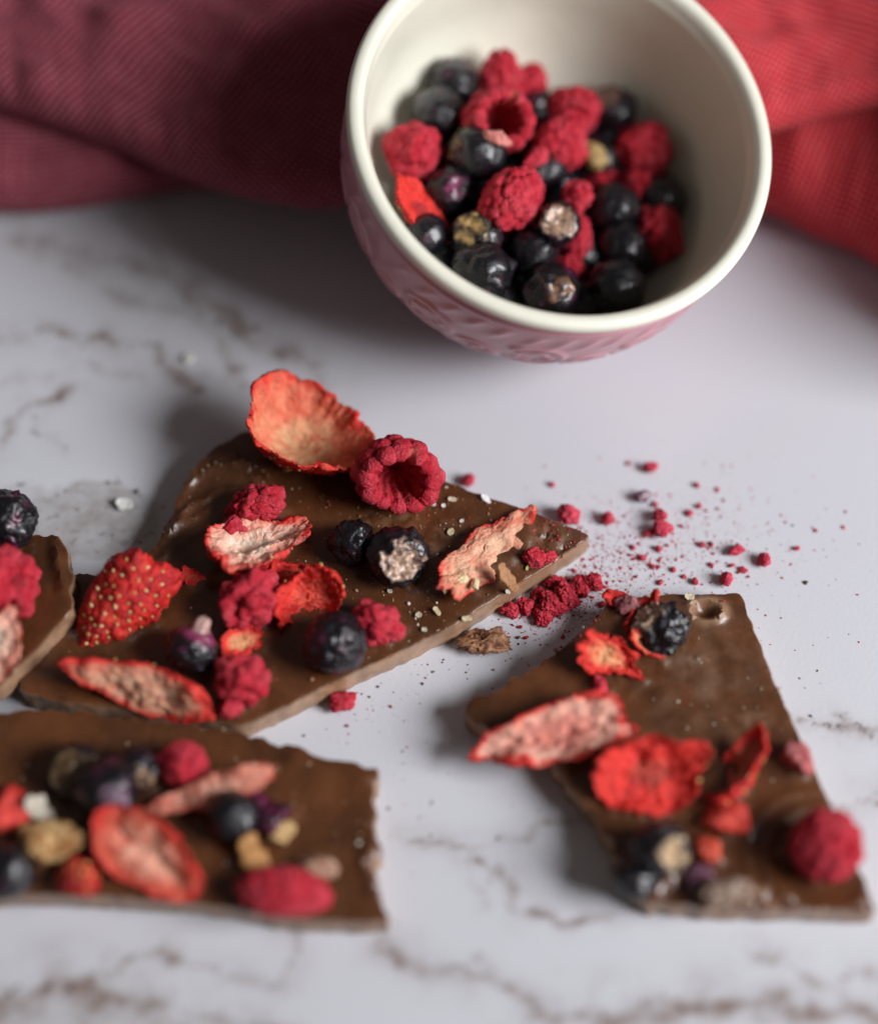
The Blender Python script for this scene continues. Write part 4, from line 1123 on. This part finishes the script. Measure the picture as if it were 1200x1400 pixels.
GB = 'dried berries in the bowl'
for i, (c, d, kw, lab) in enumerate((
    ((3.17, 88.39, 33.89), 11.0, dict(wrinkle=1.5, purple=.6), 'wrinkled blackcurrant highest at the left back of the bowl'),
    ((0.0, 79.59, 33.93), 12.4, dict(wrinkle=.8, purple=.3), 'smooth blackcurrant against the left wall of the bowl'),
    ((8.22, 67.8, 35.16), 13.4, dict(wrinkle=1.0, purple=.1, opened=(-.9, .2, .4, .8), flesh=(.3, .25, .15)), 'large shiny blackcurrant on top of the pile, left of the bowl\'s middle'),
    ((2.32, 60.25, 31.84), 11.2, dict(wrinkle=.8, purple=.5, opened=(.25, -.5, .85, .90), flesh=(.20, .03, .09)), 'blackcurrant with a purple pink spot near the bowl\'s left front'),
    ((22.05, 69.67, 27.41), 12.2, dict(wrinkle=.8, purple=.2), 'blackcurrant behind the brightest raspberry at the bowl\'s middle'),
    ((37.44, 62.03, 23.77), 12.0, dict(wrinkle=1.0, purple=.1), 'blackcurrant right of the little pink raspberry bit in the bowl'),
    ((53.56, 67.27, 19.3), 11.8, dict(wrinkle=.8, purple=.1), 'blackcurrant touching the right wall of the bowl'),
    ((39.5, 89.23, 25.39), 11.0, dict(wrinkle=1.2, purple=.5, opened=(-.4, .2, .8, .75), flesh=(.25, .13, .10)), 'brownish blackcurrant at the back right of the bowl'),
    ((19.79, 48.88, 26.02), 12.0, dict(wrinkle=1.0, purple=.1), 'blackcurrant below the pale broken berry in the bowl'),
    ((7.82, 49.22, 30.67), 11.8, dict(wrinkle=.8, purple=.2, opened=(-.25, -.2, .92, .80), flesh=(.50, .32, .12)), 'blackcurrant with a square tan spot at the bowl\'s left front'),
    ((9.11, 40.11, 30.75), 13.4, dict(wrinkle=1.6, purple=.2), 'wrinkled blackcurrant with a dimple closest to the front rim of the bowl'),
    ((23.27, 38.87, 25.46), 13.2, dict(wrinkle=1.4, purple=.5, opened=(.2, -.5, .8, .90), flesh=(.25, .12, .06)), 'blackcurrant at the front rim, in the middle of the bowl\'s front row'),
    ((37.58, 42.42, 22.09), 13.0, dict(wrinkle=1.0, purple=.1), 'blackcurrant at the front rim, right end of the bowl\'s front row'),
    ((39.12, 53.38, 21.77), 11.4, dict(wrinkle=1.0, purple=.1), 'dark blackcurrant right of the bowl\'s middle in shade'),
    ((-2.76, 49.29, 30.83), 9.6, dict(wrinkle=1.0, purple=.3), 'small blackcurrant pressed to the left front wall of the bowl'),
    ((18.64, 43.18, 19.98), 11.4, dict(wrinkle=1.0, purple=.1), 'blackcurrant deep between the two front row berries of the bowl'),
    ((29.84, 53.12, 19.51), 11.4, dict(wrinkle=1.0, purple=.1), 'blackcurrant deep under the front middle of the bowl\'s pile'),
    ((48.58, 60.66, 15.97), 11.6, dict(wrinkle=1.0, purple=.1), 'shaded blackcurrant low at the right of the bowl\'s pile'),
    ((21.62, 85.84, 27.46), 9.6, dict(wrinkle=1.4, purple=.9), 'purple blackcurrant between two raspberries at the back of the bowl'),
    ((34.44, 76.99, 22.04), 11.0, dict(wrinkle=1.0, purple=.2), 'blackcurrant sunk between raspberries right of the bowl\'s middle'))):
    d = d*.96
    drop('blackcurrant', blackcurrant(d, 500+i, 4, **kw), 'black', c, d/2, (0, 0, 0), lab, 'blackcurrant', GB)
for i, (c, size, n, turn, lab) in enumerate((
    ((13.37, 89.74, 33.05), (11, 11, 15), 50, (20, 20, 90), 'tall raspberry standing at the back of the bowl'),
    ((19.59, 91.23, 28.91), (10, 10, 11), 50, (70, 30, 40), 'raspberry half hidden behind the tall one at the bowl\'s back'),
    ((-5.28, 68.34, 34.98), (14, 14, 13), 16, (0, 30, -60), 'bright red raspberry lump against the left wall of the bowl'),
    ((29.19, 84.38, 28.71), (13, 13, 14), 70, (0, 40, -20), 'raspberry at the back of the bowl, left of the brownish berry'),
    ((26.44, 74.02, 30.44), (14, 12, 13), 70, (30, 50, 60), 'dusty raspberry just behind the bowl\'s middle'),
    ((15.34, 56.53, 34.64), (13, 19, 13), 60, (-35, 14, 40), 'brightest raspberry, oblong, at the middle of the bowl'),
    ((29.4, 60.98, 29.41), (7, 7.5, 7), 24, (0, 30, 0), 'little pink raspberry bit right of the bowl\'s middle'),
    ((28.55, 54.81, 24.26), (9, 13, 9), 40, (20, 20, 0), 'raspberry behind the pale broken berry in the bowl'),
    ((45.15, 78.32, 23.17), (15, 14, 13), 40, (0, 40, -150), 'large dark raspberry at the right of the bowl\'s pile'),
    ((47.01, 58.05, 19.96), (12, 14, 12), 50, (0, 30, -120), 'shaded raspberry at the lower right of the bowl\'s pile'),
    ((43.41, 69.33, 19.74), (12, 12, 12), 50, (0, 0, 0), 'raspberry in deep shade under the large dark one in the bowl'),
    ((27.46, 47.56, 19.99), (9, 9, 9), 40, (0, 0, 0), 'red raspberry bit between front row blackcurrants of the bowl'),
    ((53.02, 55.45, 18.21), (5, 7, 6), 20, (0, 0, 0), 'red crumb against the lower right wall of the bowl'),
    ((3.79, 72.49, 27.63), (10, 10, 10), 40, (0, 0, 0), 'raspberry under the large shiny blackcurrant in the bowl'),
    ((16.49, 55.2, 20.63), (12, 12, 12), 50, (0, 0, 0), 'raspberry buried under the brightest one in the bowl'),
    ((35.36, 73.11, 18.0), (12, 12, 12), 50, (0, 0, 0), 'raspberry buried near the pale spot right of the bowl\'s middle'))):
    size = np.array(size)*.98
    drop('raspberry', raspberry(size, 600+i, 5, int(n*1.5), .22, .25, .09), 'raspberry', c, np.mean(size)/2, turn, lab, 'raspberry', GB)
drop('raspberry', raspberry_cup((13.5, 13.5, 12), 640), 'raspberry', (12.49, 75.65, 35.75), 6.5, (0, 34, -60), 'raspberry with an open hole behind the large shiny blackcurrant in the bowl', 'raspberry', GB)
drop('strawberry_slice', strawberry((17, 9, 4), 641, cup=1, rim=.2, flesh=(.36, .010, .012), core=(.34, .010, .012)), 'strawberry', (-3.99, 53.61, 32.95), 6, (-35, 40, 0), 'red strawberry slice at the left front wall of the bowl', 'strawberry', GB)
drop('blackcurrant_piece', blackcurrant(10.0, 642, 4, 1.4, opened=(.1, -.4, .8, .66), flesh=(.34, .21, .14)), 'black', (24.76, 52.18, 30.8), 4.5, (0, 0, 0), 'pale broken berry showing its inside at the bowl\'s middle', 'blackcurrant', GB)
drop('nut_piece', chunk((5, 5.5, 5), 643, np.array([.30, .19, .07]), np.array([.45, .32, .14])), 'nut', (33.5, 73.19, 27.76), 2.6, (0, 0, 0), 'tan bit between raspberries right of the bowl\'s middle', 'nut', GB)
drop('raspberry_piece', chunk((5.5, 3.5, 3), 644, RASP, RASP_PALE), 'raspberry', (20.37, 67.49, 33.59), 2, (40, 0, 0), 'pinkish raspberry crumb on a blackcurrant near the bowl\'s middle', 'raspberry', GB)
drop('strawberry_piece', chunk((5.0, 3.0, 3), 645, np.array([.55, .16, .14]), np.array([.66, .30, .26])), 'strawberry', (11.66, 66.98, 40.51), 1.5, (-20, 0, 0), 'pale pink crumb at the right of the large shiny blackcurrant in the bowl', 'strawberry', GB)

for i, (c, d) in enumerate((((0.0, 76.01, 27.01), 12), ((6.41, 84.76, 26.29), 12), ((16.04, 80.88, 23.53), 12), ((25.66, 72.43, 18.86), 12), ((14.26, 63.13, 20.53), 12), ((6.33, 65.47, 22.64), 12), ((3.13, 55.75, 22.5), 11), ((10.99, 52.4, 19.18), 12), ((42.27, 86.58, 19.1), 12),
        ((38.85, 76.82, 15.89), 12), ((43.39, 66.18, 13.95), 12), ((33.64, 63.76, 14.5), 12), ((25.26, 52.63, 16.22), 12), ((39.6, 52.18, 14.17), 12), ((45.92, 53.41, 15.15), 11), ((22.5, 80.07, 22.02), 12), ((30.65, 81.28, 20.54), 11), ((51.76, 76.53, 16.24), 11), ((0.77, 49.16, 24.86), 11), ((6.17, 42.53, 23.51), 11), ((13.93, 40.05, 20.37), 11), ((-2.35, 62.83, 26.04), 11), ((31.2, 42.32, 17.18), 11))):
    drop('blackcurrant', blackcurrant(d, 670+i, 4, 1.1, purple=.3), 'black', c, d/2, (40*i, 30, 20*i), 'blackcurrant low in the bowl, mostly hidden under the berries of the top layer', 'blackcurrant', GB)

# ---------------------------------------------------------------- crumbs on the table
GC = 'raspberry crumbs scattered on the table'
for i, (pt, sx, sy, sz, lab) in enumerate((
    ((44.88, 10.41), 2.8, 2.2, 2.2, 'raspberry crumb farthest back on the marble, nearest the bowl'),
    ((27.1, -1.64), 4.2, 4.6, 4.2, 'largest raspberry crumb touching the back right corner of the central slab'),
    ((35.4, -2.19), 2.4, 2.6, 3.0, 'upright raspberry crumb right of the central slab\'s corner'),
    ((46.58, -4.86), 3.6, 3.6, 3.2, 'biggest raspberry crumb in the middle of the marble, under another'),
    ((46.28, -1.77), 2.8, 2.8, 3.4, 'raspberry crumb leaning behind the biggest one in the middle of the marble'),
    ((61.6, -9.73), 3.2, 2.4, 2.2, 'reddish crumb behind the right slab, left of a rounder one'),
    ((67.16, -12.32), 2.8, 2.6, 2.6, 'rounded raspberry crumb farthest right of the larger ones'),
    ((59.14, -16.45), 3.2, 2.6, 3.0, 'triangular raspberry crumb just behind the right slab'),
    ((6.19, 7.13), 2.4, 2.8, 2.6, 'raspberry crumb behind the central slab, right of the hollow raspberry'),
    ((62.92, -14.02), 1.8, 1.2, 1.2, 'flat raspberry sliver between the triangular crumb and the rounded farthest right one'), ((43.9, -5.43), 2.4, 1.5, 1.4, 'small raspberry crumb touching the lower left of the biggest one mid-marble'), ((52.58, -0.47), 1.5, 1.3, 1.2, 'small raspberry crumb to the upper right of the biggest one mid-marble'), ((52.88, -16.92), 1.7, 1.3, 1.3, 'small raspberry crumb left of the triangular one behind the right slab'),
    ((40.42, -8.59), 1.5, 1.0, 1.0, 'small raspberry crumb left of another under the biggest one mid-marble'), ((45.7, -9.12), 1.4, 1.3, 1.2, 'small raspberry crumb straight below the biggest one mid-marble'), ((42.27, -11.12), 1.6, 1.3, 1.2, 'small raspberry crumb on the marble midway between central slab corner and right slab'), ((44.31, -13.32), 1.2, .9, .9, 'tiny raspberry crumb a little above the back edge of the right slab'), ((48.52, -14.01), 1.3, 1.0, 1.0, 'tiny raspberry crumb above the middle of the back edge of the right slab'),
    ((56.47, -12.94), 1.5, .8, .8, 'thin raspberry crumb above left of the triangular one'), ((54.91, -8.17), 1.5, 1.2, 1.0, 'small raspberry crumb left of the reddish crumb behind the right slab'), ((74.52, -9.05), 1.3, 1.0, 1.0, 'lone small raspberry crumb farthest to the right on the marble'), ((45.64, -16.98), 1.3, 1.0, 1.0, 'tiny raspberry crumb closest to the back edge of the right slab'), ((24.01, 6.54), 1.3, 1.1, 1.0, 'small blurred raspberry crumb behind the right part of the central slab'), ((54.67, 6.38), 1.3, 1.1, 1.0, 'small blurred raspberry crumb right of the farthest back crumb'), ((54.69, 1.19), 1.2, 1.0, 1.0, 'tiny raspberry crumb farthest upper right of the biggest one mid-marble'), ((45.45, 1.51), 1.2, 1.0, 1.0, 'tiny raspberry crumb between the dark purple crumb and the leaning one'))):
    put('raspberry_crumb', chunk((.88*sx, .88*sy, .88*sz), 700+i, np.array([.50, .022, .055]), np.array([.66, .08, .12]), 3 if sx < 2 else 4, .28, 2), 'raspberry', pt, 'table', (37*i, 0, 0), lab, 'crumb', GC, .15)
put('berry_crumb', chunk((3.2, 2.4, 2.0), 740, np.array([.05, .015, .035]), np.array([.16, .04, .08])), 'black', (42.71, 3.3), 'table', (20, 0, 0), 'dark purple berry crumb among the red ones on the marble', 'crumb', None, .15)
HEAP = 'heap of crushed raspberry between the central and right slabs'
for i, (pt, sx, sy, sz, lab) in enumerate((
    ((14.98, -23.84), 4.4, 3.2, 2.6, 'leftmost lump of the raspberry heap beside the central slab'), ((17.84, -23.03), 3.6, 3.4, 2.8, 'second lump from the left in the raspberry heap'),
    ((21.25, -25.08), 4.4, 3.6, 2.6, 'lowest lump of the raspberry heap'), ((23.51, -22.93), 6.2, 5.0, 3.6, 'broad lump in the middle of the raspberry heap'),
    ((26.09, -20.77), 4.6, 5.4, 4.6, 'tallest lump of the raspberry heap'), ((29.07, -18.53), 4.6, 4.0, 3.0, 'upper lump of the raspberry heap, left of its outermost one'),
    ((31.8, -17.47), 3.8, 3.2, 3.0, 'outermost lump at the upper right of the raspberry heap'), ((23.67, -17.47), 4.0, 2.6, 2.6, 'lump of raspberry close under the central slab\'s edge'),
    ((20.46, -20.12), 3.2, 2.6, 2.2, 'lump of raspberry between the heap and the central slab'))):
    put('raspberry_crumb', chunk((.85*sx, .85*sy, .85*sz), 760+i, RASP*np.array([1, 1.3, 1.3]), RASP_PALE, 5, .34, 1), 'raspberry', pt, 'table', (53*i, 0, 0), lab, 'crumb', HEAP, .2)
put('raspberry_crumb', chunk((5.0, 4.2, 3.4), 780, RASP, RASP_PALE), 'raspberry', (-19.16, -44.91), 'table', (10, 0, 0), 'raspberry crumb on the marble below the front edge of the central slab', 'crumb', None, .2)
put('cereal_cluster', chunk((8.6, 3.9, 2.6), 781, np.array([.13, .045, .02]), np.array([.40, .20, .10]), 5, .5, 1), 'skin', (9.79, -31.27), 'table', (6, 0, 0), 'flat brown cereal cluster on the marble under the central slab\'s front edge', 'cereal', None, .2)
put('coconut_flake', flake((3.4, 2.4, 1.0), 782, (.74, .74, .70)), 'coconut', (-66.24, 1.45), 'table', (-15, 0, 0), 'white coconut crumb on the grey marble patch', 'coconut flake', None, .0)
put('coconut_flake', flake((2.2, 1.8, .8), 783, (.74, .74, .66)), 'coconut', (-54.72, 38.37), 'table', (60, 0, 0), 'blurred white coconut crumb on the marble left of the bowl', 'coconut flake', None, .0)
put('nut_flake', flake((2.0, 1.4, .7), 784, (.64, .56, .40)), 'nut', (50.67, -23.91), 'right', (0, 0, 0), 'nut crumb on the back edge of the right slab', 'nut flake', None, .0)

# ---------------------------------------------------------------- dust too fine to count
def dust(name, spots, size, colours, mat, seed, label, cat):
    """spots: list of (x, y, surface) in mm"""
    rng = np.random.default_rng(seed); D, F = ico(1)
    Vs, Fs, Ts = [], [], []
    for i, (x, y, z) in enumerate(spots):
        s = size[0]*math.exp(rng.normal()*size[1]); q = D*(1 + rng.uniform(-.35, .35, (len(D), 1)))*np.array([s, s*rng.uniform(.5, 1), s*rng.uniform(.35, .8)])
        a = rng.uniform(0, 6.28); q = np.stack([q[:, 0]*math.cos(a) - q[:, 1]*math.sin(a), q[:, 0]*math.sin(a) + q[:, 1]*math.cos(a), q[:, 2]], 1)
        Vs.append(q + np.array([x, y, z + .35*s])); Fs.append(F + i*len(D))
        Ts.append(np.broadcast_to(np.array(colours[rng.integers(len(colours))])*rng.uniform(.8, 1.2), (len(D), 3)))
    o = link(name, make_mesh(name, np.concatenate(Vs), np.concatenate(Fs), M[mat], np.concatenate(Ts)))
    tag(o, label, cat, None, 'stuff')

rng = np.random.default_rng(5)
def clouds(specs):
    P = []
    for c, sx, sy, n in specs:
        P.append(np.asarray(c) + rng.normal(size=(n, 2))*np.array([sx, sy]))
    return np.concatenate(P)
def off_slabs(P):
    ok = np.ones(len(P), bool)
    for s in (MID, RIGHT):
        T = s[1][0]
        for i, p in enumerate(P):
            if ok[i] and np.hypot(T[:, 0]-p[0], T[:, 1]-p[1]).min() < 1.0: ok[i] = False
    return P[ok]
P = off_slabs(clouds((([(46.57, -7.93)][0], 13, 6.5, 420), ([(38.0, -12.29)][0], 9, 6, 260), ([(24.08, -21.72)][0], 8, 4, 520), ([(30.23, -17.45)][0], 7, 5, 260), ([(55.53, 1.78)][0], 16, 9, 60), ([(17.88, -30.97)][0], 9, 5, 60), ([(69.79, -14.01)][0], 14, 12, 40), ([(-14.65, -46.52)][0], 5, 3, 25))))
dust('raspberry_dust', [(x, y, 0) for x, y in P], (.125, .65), (tuple(RASP*1.15), tuple(RASP_PALE), (.5, .05, .09)), 'raspberry', 6, 'fine pink raspberry dust strewn over the marble between the slabs', 'dust')
def on_slab(P, s):
    T, z = s[1]; r = []
    for p in P:
        d = np.hypot(T[:, 0]-p[0], T[:, 1]-p[1]); i = d.argmin()
        if d[i] < .9: r.append((p[0], p[1], float(z[i])))
    return r
P = clouds((([(-6.06, -3.93)][0], 9, 6, 130), ([(8.94, -19.41)][0], 16, 8, 150), ([(-5.9, -27.79)][0], 13, 8, 90), ([(-30.4, -0.42)][0], 14, 7, 90), ([(-17.91, -17.71)][0], 18, 10, 70), ([(-29.1, -40.89)][0], 14, 9, 50), ([(21.82, -10.01)][0], 6, 4, 60), ([(-50.35, 3.12)][0], 6, 8, 40)))
dust('crumb_dust', on_slab(P, MID), (.14, .55), ((.42, .32, .2), (.60, .54, .44), (.26, .15, .09), (.34, .2, .13)), 'nut', 7, 'fine nut and coconut crumbs sprinkled over the central slab', 'crumbs')
P = clouds((([(22.53, -11.73)][0], 5, 3, 110), ([(6.06, -3.93)][0], 14, 6, 40), ([(-32.41, -29.45)][0], 15, 9, 60)))
dust('raspberry_dust', on_slab(P, MID), (.17, .45), (tuple(RASP*1.1), tuple(RASP_PALE)), 'raspberry', 8, 'fine raspberry dust on the central slab', 'dust')
P = clouds((([(51.11, -37.65)][0], 14, 16, 90), ([(43.04, -53.62)][0], 22, 18, 80), ([(56.2, -72.06)][0], 20, 18, 60)))
dust('crumb_dust', on_slab(P, RIGHT), (.15, .55), ((.42, .32, .2), (.55, .5, .4), (.26, .15, .09), (.42, .03, .04)), 'nut', 9, 'fine crumbs sprinkled over the right slab', 'crumbs')
P = clouds((([(-56.56, -66.08)][0], 40, 16, 110), ([(-28.04, -73.64)][0], 16, 12, 60)))
dust('crumb_dust', on_slab(P, FRONT), (.20, .55), ((.42, .32, .2), (.6, .55, .45), (.3, .2, .13)), 'nut', 10, 'blurred fine crumbs sprinkled over the front slab', 'crumbs')

P = off_slabs(clouds((([(48.14, -7.06)][0], 15, 8, 700), ([(25.6, -20.87)][0], 8, 5, 1300), ([(34.86, -14.88)][0], 10, 6, 500))))
dust('raspberry_powder', [(x, y, 0) for x, y in P], (.085, .45), (tuple(RASP_PALE), (.62, .10, .15), (.64, .16, .21)), 'raspberry', 16, 'finest pink raspberry powder around the crushed heap on the marble', 'powder')
P = off_slabs(clouds((([(5.95, -32.63)][0], 10, 4, 90), ([(-11.76, -43.29)][0], 10, 4, 60), ([(18.76, -59.99)][0], 14, 8, 30), ([(-62.01, -5.3)][0], 5, 9, 60), ([(69.77, -34.28)][0], 6, 16, 35), ([(-7.13, -70.8)][0], 4, 12, 45), ([(25.47, -25.95)][0], 8, 5, 60))))
dust('chocolate_crumbs', [(x, y, 0) for x, y in P], (.11, .65), ((.10, .045, .02), (.2, .11, .07), (.06, .03, .015)), 'skin', 17, 'fine brown chocolate crumbs on the marble along the broken edges', 'crumbs')
